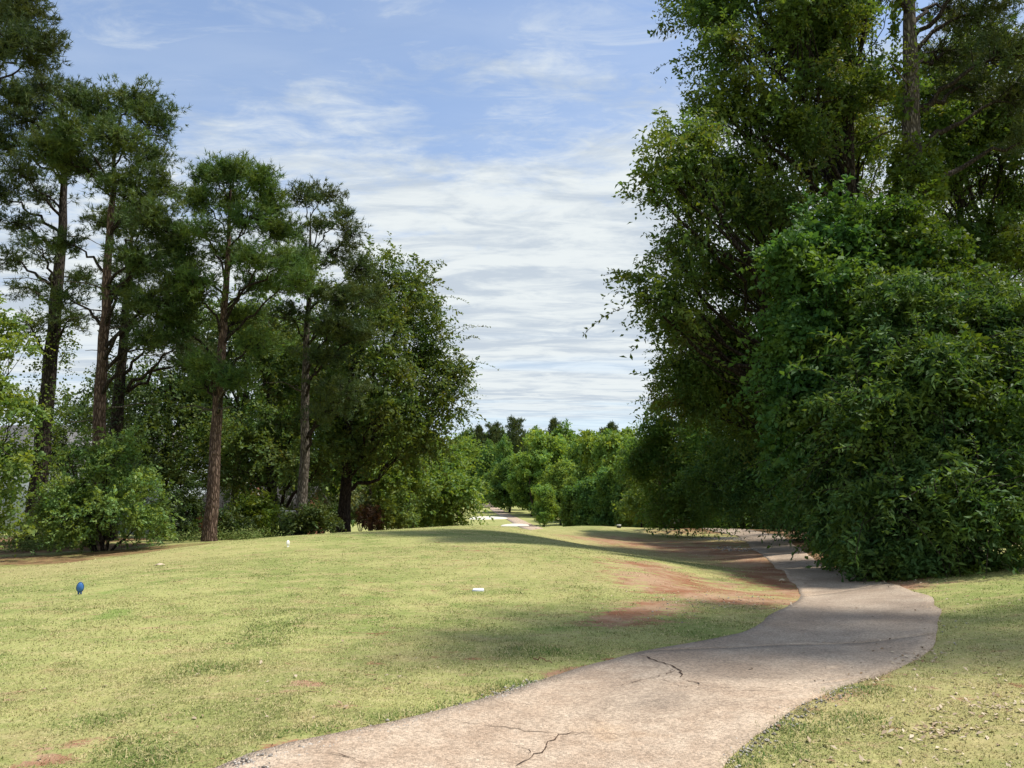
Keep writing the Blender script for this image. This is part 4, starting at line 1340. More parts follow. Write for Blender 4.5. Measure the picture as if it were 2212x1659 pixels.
# ---- right: the overhanging oak, the vine-draped mass and the path-side trees
def build_right():
    b = np.array([10.6, 24.0, gz(10.6, 24.0)])
    broadleaf('oak_tree', 'huge oak whose leafy boughs hang out over the fairway from the right', 'tree', b,
              [(1600, -60, 24, 120, 110), (1560, 50, 23, 85, 70), (1545, 130, 22.5, 70, 60), (1690, 130, 25, 110, 120), (1620, 230, 22.5, 100, 60), (1560, 210, 22, 60, 50), (1500, 305, 20.5, 80, 45), (1440, 345, 20, 60, 34), (1420, 410, 20, 48, 40), (1490, 400, 20.5, 70, 45), (1600, 350, 23, 110, 75), (1590, 450, 23, 100, 60),
               (1500, 500, 21.5, 60, 40), (1480, 560, 21, 55, 40), (1420, 615, 20.2, 52, 30), (1400, 655, 20, 42, 26), (1480, 650, 21, 60, 45), (1570, 590, 23.5, 90, 75), (1650, 520, 25, 100, 90), (1580, 700, 24.5, 90, 65), (1500, 730, 25, 60, 40), (1490, 790, 26, 55, 34), (1590, 800, 25.5, 85, 60), (1760, 330, 26.5, 95, 100), (1780, 60, 26, 100, 110), (1850, 210, 28, 70, 110), (1680, 640, 26, 70, 80), (1700, -130, 26, 140, 70), (1840, -60, 27, 110, 100), (1680, 820, 26, 70, 60), (1520, 850, 27, 85, 55), (1640, 890, 27, 90, 70), (1560, 770, 25.5, 100, 60), (1450, 700, 21.5, 45, 30), (1640, 740, 25, 80, 60),
               (1780, 190, 22.8, 90, 80), (1800, 40, 23.5, 85, 80), (1730, 280, 22.4, 80, 55), (1850, 330, 24.5, 45, 60), (1710, 20, 22.6, 80, 70), (1640, 420, 21.5, 80, 60), (1780, -260, 24, 110, 80), (1900, -230, 23.5, 110, 90)],
              (0.150, 0.074), M['oak_right'], M['bark_dark'], 401, at(1820, -330, 23.5), 0.30, None, 225000, 0.55, 0.35, 10, 0.6, fork=0.5, inner=0.30, rough=0.46, clus=6, sprays=240, twig_frac=0.25)
    # the tree that shades the near bend of the path, trunk just outside the picture
    bx, by = 11.2, 9.2
    broadleaf('oak_tree', 'tall oak standing just beyond the right picture edge and shading the path bend', 'tree', (bx, by, gz(bx, by)),
              [('w', 8.2, 9.2, 12.5, 2.2, 1.6, 1.8), ('w', 6.9, 9.0, 11.0, 1.5, 1.2, 1.1), ('w', 10.5, 9.3, 14.5, 2.4, 1.8, 1.8), ('w', 9.0, 10.3, 11.0, 1.6, 1.2, 1.2), ('w', 12.8, 9.0, 12.5, 2.2, 2.0, 2.0), ('w', 10.2, 8.2, 10.8, 1.8, 1.1, 1.1), ('w', 7.6, 8.0, 13.2, 1.5, 0.9, 1.0)],
              (0.17, 0.10), M['oak_right'], M['bark_dark'], 410, (10.6, 9.2, 15.0), 0.26, None, 15000, 0.6, 0.3, 9, 0.6, fork=0.6)
    # the ivy-clad pine behind the vine mass
    b = np.array([10.55, 20.2, gz(10.55, 20.2)])
    root, TP = pine('tall ivy-wrapped pine trunk rising from the vine-covered mass', b, at(1962, -350, 21.5),
                    [(2120, 20, 1, 90, 50, .9), (2060, 110, 2, 80, 40, .8), (2180, 110, 0, 80, 50, .9), (2110, 190, 2, 90, 40, .8), (2200, 210, 1, 70, 50, .9), (2060, 20, 3, 70, 40, .7), (2150, -60, 0, 110, 50, 1), (1880, -120, 0, 100, 50, .8), (2000, -200, 1, 120, 60, .9), (2230, 300, 1, 60, 40, .7)],
                    402, 0.42, M['pine_dark'], M['bark_grey'], None, 0.9, 10, 0.21, 0.0135, (1.0, 1.05, 0.9), 2)
    ivy_on(root, TP, 0.27, 6.5, 16, 1300, (0.12, 0.10), M['vine'], 11, 0.14, 3.4)
    ivy_on(root, TP, 0.30, 9.4, 11.4, 1100, (0.12, 0.10), M['vine'], 13, 0.2)
    ivy_on(root, TP, 0.34, 4.8, 8.8, 2600, (0.12, 0.10), M['vine'], 12, 0.34)
    # maple with starry bluish leaves on the left shoulder of the mass
    b = np.array([8.9, 18.6, gz(8.9, 18.6)])
    broadleaf('sweetgum_tree', 'blue-green sweetgum with starry leaves left of the ivy-wrapped trunk', 'tree', b,
              [(1830, 500, 18.6, 80, 60), (1760, 570, 18.2, 75, 70), (1880, 560, 18.4, 75, 75), (1730, 670, 18, 75, 75), (1800, 690, 17.6, 85, 80), (1715, 790, 18, 65, 70), (1790, 820, 17.4, 75, 75), (1735, 900, 18, 70, 65), (1760, 990, 17.6, 70, 60), (1720, 980, 18.6, 50, 60), (1765, 1060, 18, 55, 45)],
              (0.15, 0.10), M['maple'], M['bark_dark'], 403, at(1815, 520, 18.4), 0.17, None, 46000, 0.42, 0.4, 9, 0.6, fork=0.5, rough=0.36, tint=(1.0, 1.02, 1.0), sprays=260)
    # the vine-draped willow oak, nearest of all
    b = np.array([9.6, 16.4, gz(9.6, 16.4)])
    broadleaf('willow_oak_tree', 'nearest willow oak, a dense mass of narrow leaves sweeping to the ground', 'tree', b,
              [(1960, 700, 16.5, 95, 75), (1900, 790, 16, 85, 70), (2000, 790, 15.6, 100, 70), (2090, 720, 16, 90, 75), (2180, 690, 16.4, 80, 80), (1870, 890, 15.8, 80, 70), (1960, 890, 15.0, 90, 70), (2060, 860, 15, 90, 70), (2160, 820, 15, 90, 80), (1850, 990, 15.6, 80, 65), (1940, 1000, 14.6, 90, 65), (2040, 980, 14.3, 90, 70), (2140, 950, 14.2, 95, 75), (2220, 900, 14.6, 80, 90),
               (1900, 1090, 14.5, 85, 60), (2000, 1090, 13.9, 95, 60), (2110, 1070, 13.8, 90, 65), (2200, 1050, 14, 85, 70), (1830, 1080, 15.4, 70, 55), (2060, 1160, 13.7, 90, 40), (2170, 1150, 14, 90, 45), (1970, 1170, 13.9, 70, 40), (2300, 800, 15, 90, 120), (2300, 1000, 14.5, 90, 120)],
              (0.140, 0.048), M['willow'], M['bark_dark'], 404, at(2020, 640, 16.4), 0.24, None, 104000, 0.46, 0.55, 12, 0.6, fork=0.4, rough=0.46, clus=6, jitter=0.8, shrink=0.86, sprays=620)
    b = np.array([10.2, 18.0, gz(10.2, 18.0)])
    broadleaf('vine_tangle', 'mound of climbing vine round the foot of the ivy-wrapped trunk', 'vine', b,
              [(1950, 480, 18.6, 60, 60), (1985, 560, 18.2, 75, 70), (1920, 640, 17.6, 80, 60), (2020, 650, 17.5, 80, 60), (2110, 620, 17.8, 70, 50), (1850, 640, 17.4, 50, 50), (1840, 760, 17, 60, 50), (1790, 900, 16.2, 40, 30), (1880, 930, 14.8, 50, 34), (2070, 770, 14.8, 70, 30), (2150, 880, 14.0, 60, 40), (1930, 830, 15, 40, 40)],
              (0.105, 0.085), M['vine'], M['bark_dark'], 405, at(1960, 500, 18.5), 0.05, None, 34000, 0.36, 0.5, 8, 0.6, multi=5, tint=(.72, .8, .8), sprays=160)
    # path-side brush in front of it
    b = np.array([7.6, 15.3, gz(7.6, 15.3)])
    broadleaf('shrub', 'low roadside shrub leaning over the right edge of the path bend', 'shrub', b,
              [(1815, 1125, 16.4, 55, 50), (1830, 1130, 17.5, 40, 40), (1850, 1168, 14.9, 50, 36), (1890, 1190, 14.2, 50, 34), (1810, 1180, 16.2, 30, 20), (1950, 1210, 13.8, 50, 24)], (0.10, 0.055), M['willow'], M['bark_dark'], 406, at(1820, 1100, 15.4), 0.05, None, 19000, 0.3, 0.4, 9, 0.6, multi=6, tint=(1.0, 1.0, .95), shrink=0.85)
    # oak behind at the far right with forked dark trunk
    b = np.array([15.8, 27.5, gz(15.8, 27.5)])
    broadleaf('oak_tree', 'dark oak behind the ivy-wrapped trunk with sky between its boughs', 'tree', b,
              [(2040, 250, 27, 80, 80), (2120, 300, 27, 85, 90), (2030, 370, 27, 60, 60), (2190, 250, 26.5, 80, 100), (2200, 400, 27, 70, 60), (2100, 150, 28, 90, 90), (2110, 480, 27, 70, 40), (2060, 540, 26, 60, 50), (2180, 540, 25.5, 80, 50)],
              (0.16, 0.085), M['oak_right'], M['bark_dark'], 407, at(2070, 100, 27.5), 0.24, None, 56000, 0.6, 0.3, 9, 0.6, fork=0.45, tint=(.9, .95, .85), sprays=150)
    for lab, x, y, lobes, mt, n, tn, nm in (
            ('sunlit yellow-green tree glimpsed behind at the far right', 24, 36, [(2190, 450, 36, 60, 60), (2120, 400, 37, 60, 50), (2230, 540, 36, 70, 70), (2010, 440, 37, 60, 60)], 'bright', 9000, (1, 1, .7), 'tree'),
            ('background tree seen through the gap left of the ivy-wrapped trunk', 17, 36, [(1850, 330, 37, 70, 70), (1800, 430, 36, 80, 60), (1900, 420, 36, 60, 60), (1900, 250, 38, 50, 60), (1700, 480, 36, 80, 70)], 'oak', 11000, (1, 1, .9), 'tree'),
            ('path-side tree whose crown bulges lowest over the fairway edge', 10.0, 46, [(1480, 870, 37, 75, 50), (1420, 930, 38, 55, 50), (1530, 940, 36, 90, 70), (1440, 1010, 38, 65, 50), (1500, 1030, 37, 70, 50), (1590, 890, 36, 80, 70), (1440, 1090, 38, 50, 40), (1520, 1095, 37, 70, 30), (1400, 1000, 39, 45, 60)], 'oak_right', 56000, (1.05, 1.2, 1.1), 'tree'),
            ('shaded tree beside the path with low sweeping branches', 13.4, 30, [(1600, 990, 31, 80, 65), (1660, 930, 30.5, 70, 70), (1560, 1050, 32, 65, 45), (1640, 1065, 30, 70, 45), (1700, 1090, 26, 45, 30), (1600, 870, 32, 70, 60), (1670, 820, 30, 70, 70)], 'willow', 52000, (.95, 1.02, 1.0), 'tree'),
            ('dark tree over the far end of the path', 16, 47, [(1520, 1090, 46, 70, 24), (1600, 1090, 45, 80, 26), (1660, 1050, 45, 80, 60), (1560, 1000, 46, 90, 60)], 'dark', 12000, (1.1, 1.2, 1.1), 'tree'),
            ('fine-leaved tree at the dip right of the second tee', 9.5, 50, [(1430, 1075, 50, 55, 45), (1400, 1040, 51, 40, 40), (1470, 1060, 49, 55, 50), (1450, 1110, 49, 55, 24)], 'far', 12000, (.8, .85, .9), 'tree'),
            ('woodland tree hidden deep in the right wood', 22, 31, [(2050, 330, 32, 90, 90), (2000, 600, 30, 120, 90), (1900, 750, 30, 120, 100), (2150, 650, 30, 120, 100), (1800, 900, 30, 120, 100), (2000, 900, 29, 140, 110), (2170, 900, 28, 140, 110), (1760, 1040, 28, 90, 60)], 'dark', 22000, (1, 1, 1), 'tree')):
        b = np.array([x, y, gz(x, y)])
        broadleaf('woodland_tree', lab, 'tree', b, lobes, (0.17, 0.08) if mt != 'willow' else (0.16, 0.055), M[mt], M['bark_dark'], 500 + int(x * 10), None, 0.24, None, n, 0.6, 0.35, 9, 0.6, tn, fork=0.5)
    b = foot(1385, 52)
    broadleaf('sapling', 'small bright yellow-green sapling at the edge of the right wood', 'sapling', b, [(1380, 1075, 52, 28, 16), (1395, 1095, 51.5, 26, 16), (1372, 1095, 52, 18, 12)], (0.2, 0.13), M['bright'], M['bark_dark'], 409, at(1385, 1070, 52), 0.07, None, 3000, 0.5, 0.2, 8, 0.8)


build_right()


# shaded undergrowth below the path-side trees
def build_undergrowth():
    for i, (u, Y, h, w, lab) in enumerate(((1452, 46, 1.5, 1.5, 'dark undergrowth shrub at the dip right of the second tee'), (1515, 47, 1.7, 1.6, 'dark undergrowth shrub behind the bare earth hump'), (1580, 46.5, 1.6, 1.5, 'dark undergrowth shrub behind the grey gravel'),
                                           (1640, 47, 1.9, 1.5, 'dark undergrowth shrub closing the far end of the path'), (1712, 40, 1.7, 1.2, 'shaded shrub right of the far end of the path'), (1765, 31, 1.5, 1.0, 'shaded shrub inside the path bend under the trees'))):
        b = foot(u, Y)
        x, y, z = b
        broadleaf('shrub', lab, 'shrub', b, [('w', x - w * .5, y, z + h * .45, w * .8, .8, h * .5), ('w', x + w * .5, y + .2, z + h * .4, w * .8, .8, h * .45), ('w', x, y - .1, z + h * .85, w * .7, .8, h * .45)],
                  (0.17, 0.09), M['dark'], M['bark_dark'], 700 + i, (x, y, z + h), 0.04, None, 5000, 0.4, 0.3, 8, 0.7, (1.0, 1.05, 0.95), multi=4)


build_undergrowth()


# ivy and weeds creeping at the foot of the right mass
def build_groundcover():
    r = np.random.default_rng(77)
    P = np.concatenate([pick(1500, stroke([(1830, 1222), (1930, 1248), (2020, 1246), (2110, 1232), (2212, 1205)]) + np.array([0.2, 0.35]), 0.28, r), pick(500, stroke([(1740, 1180), (1800, 1212), (1860, 1235)]) + np.array([0.35, 0.2]), 0.2, r)])
    S = np.stack([P[:, 0], P[:, 1], ground_z(P[:, 0], P[:, 1]) + 0.02], 1)
    D = unit(r.normal(size=S.shape) * 0.6 + np.array([0, 0, 0.7]))
    V = leaves_from_twigs(S, D, 0.12 + 0.2 * r.random(len(S)), 6, 0.075, 0.055, 0.5, r, 0.9)
    n = len(V) // 4
    o = link('ground_ivy', new_mesh('ground_ivy', V, np.arange(4 * n).reshape(-1, 4), dict(tint=('FACE', r.random(n)))), M['vine'])
    o.color = (0.8, 0.85, 0.8, 1)
    tag(o, 'low green ivy creeping out at the foot of the trees', 'ground cover', None, 'stuff')
    P = np.concatenate([pick(900, np.array([foot(20, 27)[:2], foot(110, 27.5)[:2], foot(170, 27)[:2]]), 0.5, r), pick(500, np.array([foot(370, 28)[:2], foot(500, 28.5)[:2], foot(560, 29)[:2]]), 0.5, r)])
    S = np.stack([P[:, 0], P[:, 1], ground_z(P[:, 0], P[:, 1])], 1)
    D = unit(r.normal(size=S.shape) * 0.35 + np.array([0, 0, 1.0]))
    V = leaves_from_twigs(S, D, 0.2 + 0.4 * r.random(len(S)), 5, 0.13, 0.022, 0.2, r, 0.3)
    n = len(V) // 4
    o = link('tall_weeds', new_mesh('tall_weeds', V, np.arange(4 * n).reshape(-1, 4), dict(tint=('FACE', r.random(n)))), M['weed'])
    tag(o, 'uncut weeds and grass along the foot of the left wood', 'weeds', None, 'stuff')


build_groundcover()


# ---- distant trees: unit-height models copied along the fairway
def far_models():
    out = {}
    for kind, seed in (('round', 1), ('tall', 2), ('wide', 3), ('pine', 4), ('pine_b', 5)):
        r = np.random.default_rng(900 + seed)
        if kind.startswith('pine'):
            TP = trunk_curve((0, 0, -0.02), (0.02, 0, 0.97), r, 8, 0.03)
            tv, tf = tube(TP, np.linspace(0.014, 0.004, 8), 6)
            Vs = []
            for k in range(26):
                z = 0.42 + 0.55 * (k / 25.0)
                rad = (0.20 if kind == 'pine' else 0.15) * (1 - 0.75 * abs(z - 0.72) / 0.35) * (0.6 + 0.7 * r.random())
                az = k * 2.4
                ctr = (math.cos(az) * rad * 0.7, math.sin(az) * rad * 0.7, z)
                C, od = lobe_points(ctr, (rad * 0.75 + 0.03, rad * 0.75 + 0.03, 0.03), 40, r, 0.1)
                S = np.repeat(C, 3, 0) + r.normal(size=(120, 3)) * 0.012
                Vs.append(needles(S, unit(np.repeat(od, 3, 0) + np.array([0, 0, 0.6])), 6, 0.030, 0.0040, r, 1.0))
            V = np.concatenate(Vs)
            n = len(V) // 3
            F = np.arange(3 * n).reshape(-1, 3)
            mt = M['farpine']
        else:
            TP = trunk_curve((0, 0, -0.02), (0.01, 0, 0.72), r, 8, 0.05)
            tv, tf = tube(TP, np.linspace(0.020, 0.006, 8), 6)
            lb = {'round': [((0, 0, .60), (.24, .24, .26)), ((.16, .05, .48), (.18, .18, .18)), ((-.16, -.04, .50), (.18, .18, .2)), ((.04, -.16, .40), (.2, .16, .16)), ((.05, .02, .80), (.2, .2, .16)), ((-.12, .02, .76), (.17, .17, .14)), ((-.1, .1, .34), (.18, .18, .14)), ((.1, -.08, .72), (.16, .16, .14)), ((.12, .1, .22), (.2, .2, .12)), ((-.1, -.12, .20), (.2, .18, .12))],
                  'tall': [((0, 0, .82), (.14, .14, .15)), ((.05, .05, .74), (.14, .14, .14)), ((.06, 0, .62), (.16, .15, .16)), ((-.07, .02, .55), (.15, .15, .16)), ((.05, -.06, .42), (.18, .16, .14)), ((-.05, 0, .32), (.17, .17, .12)), ((.1, .02, .28), (.12, .12, .1)), ((0, -.05, .16), (.17, .17, .1))],
                  'wide': [((0, 0, .58), (.3, .28, .2)), ((.24, 0, .46), (.2, .2, .16)), ((-.25, .03, .48), (.22, .2, .18)), ((.05, -.2, .36), (.26, .18, .14)), ((-.1, .05, .8), (.2, .2, .14)), ((.14, .03, .74), (.16, .16, .14)), ((-.2, -.12, .3), (.18, .16, .1)), ((.22, -.1, .28), (.16, .16, .1)), ((0, -.1, .18), (.26, .2, .1))]}[kind]
            Vs = []
            for ctr, rd in lb:
                C, od = cluster_points(ctr, rd, 130, r, 0.35, 0.3, 9, 0.4)
                S = np.repeat(C, 4, 0) + r.normal(size=(520, 3)) * 0.012
                D = unit(np.repeat(od, 4, 0) * 0.6 + r.normal(size=S.shape) * 0.8)
                Vs.append(leaves_from_twigs(S, D, 0.03 + 0.03 * r.random(len(S)), 4, 0.034, 0.024, 0.2, r, 0.7))
            V = np.concatenate(Vs)
            n = len(V) // 4
            F = np.arange(4 * n).reshape(-1, 4)
            mt = M['far']
        tm = new_mesh('trunk', tv, tf, None, True)
        tm.materials.append(M['bark_dark'])
        cm = new_mesh('crown', V, F, dict(tint=('FACE', r.random(n))))
        cm.materials.append(mt)
        out[kind] = (tm, cm)
    return out


FARM = far_models()


def far_tree(kind, u, Y, vtop, wpx, label, tint=(1, 1, 1), group=None, name=None, base=None):
    b = foot(u, Y) if base is None else np.array(base)
    ztop = at(u, vtop, Y)[2]
    h = ztop - b[2]
    nat = {'round': 0.62, 'tall': 0.46, 'wide': 0.9, 'pine': 0.42, 'pine_b': 0.34}[kind]
    wx = wpx * 1.25 * Y / FPX / (nat * 1.05)
    root = thing(name or ('pine_tree' if kind.startswith('pine') else 'fairway_tree'), label, 'tree', tuple(b), group)
    tm, cm = FARM[kind]
    rz = random.Random(int(u * 7 + Y)).random() * 6.28
    for nm, me in (('trunk', tm), ('crown', cm)):
        o = link(nm, me, None, root)
        o.scale = (wx, wx, h * 1.02)
        o.rotation_euler = (0, 0, rz)
        if nm == 'crown':
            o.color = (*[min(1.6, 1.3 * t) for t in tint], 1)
    return root


def build_far():
    dk = (0.62, 0.72, 0.85)  # blue of the distance haze put into the leaf tint
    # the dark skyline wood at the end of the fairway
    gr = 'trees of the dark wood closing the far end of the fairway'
    lab = 'dark broadleaf tree with haze-blue tint in the wood closing the fairway'
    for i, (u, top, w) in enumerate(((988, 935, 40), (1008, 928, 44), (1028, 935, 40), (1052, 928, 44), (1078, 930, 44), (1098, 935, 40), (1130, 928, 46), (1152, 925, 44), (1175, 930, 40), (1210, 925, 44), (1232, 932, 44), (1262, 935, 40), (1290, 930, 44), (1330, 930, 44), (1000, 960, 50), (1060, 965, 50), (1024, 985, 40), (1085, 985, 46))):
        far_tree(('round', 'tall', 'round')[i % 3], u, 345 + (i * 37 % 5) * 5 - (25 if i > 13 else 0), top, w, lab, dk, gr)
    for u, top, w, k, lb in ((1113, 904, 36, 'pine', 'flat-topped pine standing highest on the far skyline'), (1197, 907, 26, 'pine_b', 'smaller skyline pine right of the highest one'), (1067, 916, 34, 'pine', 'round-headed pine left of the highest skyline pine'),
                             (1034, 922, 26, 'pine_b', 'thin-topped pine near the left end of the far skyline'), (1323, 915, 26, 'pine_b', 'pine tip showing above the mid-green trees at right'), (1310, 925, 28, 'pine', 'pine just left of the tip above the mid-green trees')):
        far_tree(k, u, 335, top, w, lb, (0.85, 0.9, 1.0))  # tint leans blue to paint in the far haze
    # columnar dark trees half way, the blue of haze put into their tint
    far_tree('tall', 1062, 225, 955, 46, 'tall dark tree tinted haze-blue above the bend of the far path', (0.6, 0.75, 0.85))
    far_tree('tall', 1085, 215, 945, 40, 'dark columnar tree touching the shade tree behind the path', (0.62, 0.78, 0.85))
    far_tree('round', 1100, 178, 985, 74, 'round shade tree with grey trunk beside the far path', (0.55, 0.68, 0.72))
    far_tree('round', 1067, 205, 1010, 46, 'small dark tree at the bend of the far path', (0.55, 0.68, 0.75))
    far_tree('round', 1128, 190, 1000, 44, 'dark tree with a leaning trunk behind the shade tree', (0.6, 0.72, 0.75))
    # sunlit trees right of the fairway
    gl = (0.86, 0.98, 0.88)
    far_tree('wide', 1148, 160, 965, 110, 'wide light green tree leaning over the shade tree', gl)
    far_tree('round', 1182, 165, 918, 104, 'tall pale green tree in the middle of the sunlit row', (0.92, 1.02, 0.92))
    far_tree('tall', 1216, 170, 918, 60, 'narrow green tree peaking right of the pale one', (0.85, 0.95, 0.85))
    far_tree('round', 1175, 112, 1040, 46, 'small sunlit tree standing alone at the crest of the tee', (1.0, 1.08, 0.88))
    far_tree('round', 1210, 120, 985, 74, 'mid-green tree just right of the small sunlit tree', (0.9, 0.95, 0.85))
    far_tree('wide', 1250, 140, 945, 110, 'broad shadowed green tree right of centre behind the second tee', (0.75, 0.88, 0.85))
    far_tree('round', 1290, 135, 918, 100, 'high rounded tree with a light top behind the second tee', (1.0, 1.02, 0.85))
    far_tree('round', 1335, 125, 912, 104, 'light green rounded tree next to the overhanging oak', (1.02, 1.05, 0.88))
    far_tree('tall', 1245, 95, 1035, 50, 'dark slim tree standing behind the left of the second tee', (0.65, 0.78, 0.8))
    far_tree('round', 1280, 92, 1020, 66, 'blue-green tree behind the middle of the second tee', (0.62, 0.8, 0.85))
    far_tree('round', 1325, 88, 1000, 70, 'dense dark green tree behind the right of the second tee', (0.62, 0.8, 0.8))
    far_tree('tall', 1365, 85, 960, 62, 'upright green tree against the right wood', (0.8, 0.9, 0.85))
    far_tree('round', 1390, 100, 930, 80, 'light topped tree peeping out beside the right wood', (0.95, 1.0, 0.85))
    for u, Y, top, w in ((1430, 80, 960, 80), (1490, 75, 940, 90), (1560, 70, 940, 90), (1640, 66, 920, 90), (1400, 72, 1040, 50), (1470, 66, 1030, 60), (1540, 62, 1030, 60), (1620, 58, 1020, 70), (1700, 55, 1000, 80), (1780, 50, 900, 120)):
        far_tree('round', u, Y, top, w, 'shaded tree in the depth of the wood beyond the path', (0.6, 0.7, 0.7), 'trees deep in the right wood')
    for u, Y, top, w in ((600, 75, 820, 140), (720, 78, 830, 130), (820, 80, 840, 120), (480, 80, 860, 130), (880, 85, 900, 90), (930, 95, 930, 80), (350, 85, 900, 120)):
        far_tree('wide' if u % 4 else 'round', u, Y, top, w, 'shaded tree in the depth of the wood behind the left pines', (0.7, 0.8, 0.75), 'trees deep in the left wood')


build_far()


# ------------------------------------------------------------------ houses glimpsed on the left
def gable_house(name, label, x0, x1, y0, y1, zb, wall_h, rise, wall, roof, windows=(), ridge='x', eave=0.5):
    root = thing(name, label, 'house', ((x0 + x1) / 2, (y0 + y1) / 2, zb))
    w = MB()
    zt = zb + wall_h
    w.box(x0, x1, y0, y1, zb - 1.0, zt)
    w.obj('wall', wall, root)
    r = MB()
    if ridge == 'x':
        ym = (y0 + y1) / 2
        for ya in (y0 - eave, y1 + eave):
            p = [(x0 - eave, ya, zt - 0.15), (x1 + eave, ya, zt - 0.15), (x1 + eave, ym, zt + rise), (x0 - eave, ym, zt + rise)]
            r.hexa(p, [(a, b, c_ + 0.18) for a, b, c_ in p])
        for xa in (x0 + 0.02, x1 - 0.02):
            MB().add([(xa, y0, zt), (xa, y1, zt), (xa, ym + 0.01, zt + rise), (xa, ym - 0.01, zt + rise)], [(0, 1, 2, 3)]).obj('gable', wall, root)
    else:
        xm = (x0 + x1) / 2
        for xa in (x0 - eave, x1 + eave):
            p = [(xa, y0 - eave, zt - 0.15), (xa, y1 + eave, zt - 0.15), (xm, y1 + eave, zt + rise), (xm, y0 - eave, zt + rise)]
            r.hexa(p, [(a, b, c_ + 0.18) for a, b, c_ in p])
        for ya in (y0 + 0.02, y1 - 0.02):
            MB().add([(x0, ya, zt), (x1, ya, zt), (xm + 0.01, ya, zt + rise), (xm - 0.01, ya, zt + rise)], [(0, 1, 2, 3)]).obj('gable', wall, root)
    r.obj('roof', roof, root)
    for wx, wz, ww, wh in windows:
        f = MB()
        for a, b_, c_, d in ((wx - ww / 2 - .1, wx + ww / 2 + .1, wz - .1, wz), (wx - ww / 2 - .1, wx + ww / 2 + .1, wz + wh, wz + wh + .1), (wx - ww / 2 - .1, wx - ww / 2, wz, wz + wh), (wx + ww / 2, wx + ww / 2 + .1, wz, wz + wh), (wx - .03, wx + .03, wz, wz + wh)):
            f.box(a, b_, y0 - 0.09, y0 - 0.004, c_, d)
        fr = f.obj('window', M['white'], root)
        gl = MB().box(wx - ww / 2, wx + ww / 2, y0 - 0.05, y0 - 0.02, wz, wz + wh)
        o = gl.obj('pane', M['glass'], root)
        o.parent = fr
    return root


def build_houses():
    z = gz(-33, 60)
    gable_house('house', 'grey-sided house with a pale shingle roof behind the left pines', -41, -26, 57, 68, z, 5.0, 3.3, M['siding'], M['roof'], [(-38, z + 1, 1.2, 1.6), (-34.5, z + 1, 1.2, 1.6), (-30, z + 1, 1.2, 1.6), (-28, z + 3.0, 1.0, 1.3)])
    # brick house with white gable trim showing between the shrubs
    p = at(540, 1075, 62)
    zb = gz(p[0], 62) - 0.5
    x0, x1 = p[0] - 4.6, p[0] + 3.6
    root = gable_house('house', 'low brick house with white gable trim between the left shrubs', x0, x1, 63, 72, zb, p[2] - zb - 0.9, 1.6, M['brick'], M['shaded_roof'], [(at(450, 1090, 62)[0], at(450, 1104, 62)[2], 0.5, 1.0)])
    # white-trimmed cross gables on its front
    for cu, tv, bv, hw, nm in ((540, 1034, 1074, 0.80, 'tall'), (521, 1074, 1096, 0.42, 'small')):
        a, bb = at(cu, tv, 62), at(cu, bv, 62)
        g = MB()
        g.add([(a[0] - hw, 62.0, bb[2]), (a[0] + hw, 62.0, bb[2]), (a[0] + .02, 62.0, a[2]), (a[0] - .02, 62.0, a[2]), (a[0] - hw, 63.0, bb[2]), (a[0] + hw, 63.0, bb[2]), (a[0] + .02, 63.0, a[2]), (a[0] - .02, 63.0, a[2])],
              [(0, 1, 2, 3), (0, 3, 7, 4), (1, 5, 6, 2), (0, 4, 5, 1)])
        g.obj('gable', M['brick'], root)
        for s in (-1, 1):
            MB().bar((a[0] + s * (hw + 0.1), 61.9, bb[2] - 0.05), (a[0], 61.9, a[2] + 0.05), 0.11, 0.1).obj('gable_trim', M['white'], root)
            if nm == 'tall' and s > 0:
                MB().bar((a[0] + s * (hw - 0.25), 61.88, bb[2] - 0.05), (a[0] - 0.2, 61.88, a[2] + 0.02), 0.06, 0.06).obj('gable_trim', M['white'], root)
    # beige garden wall with a pale cap
    a, bb = at(588, 1104, 40), at(645, 1104, 40)
    root = thing('garden_wall', 'short beige garden wall with a pale cap between the shrubs', 'wall', ((a[0] + bb[0]) / 2, 40, gz(a[0], 40)))
    MB().box(a[0], bb[0], 40, 40.3, gz(a[0], 40) - 0.4, a[2] - 0.07).obj('wall_body', M['beige'], root)
    MB().box(a[0] - .05, bb[0] + .05, 39.94, 40.36, a[2] - 0.07, a[2] + 0.03).obj('cap', M['white'], root)
    # cottage at the far end of the fairway
    p = at(1042, 1050, 385)
    zb = gz(p[0], 385) - 1
    gable_house('house', 'tiny white cottage at the far top of the fairway', p[0] - 5, p[0] + 4, 385, 393, zb, 3.2, 2.0, M['white'], M['roof'], [(p[0] - 2, zb + 1.4, 1.2, 1.2), (p[0] + 1.5, zb + 1.4, 1.2, 1.2)])


build_houses()


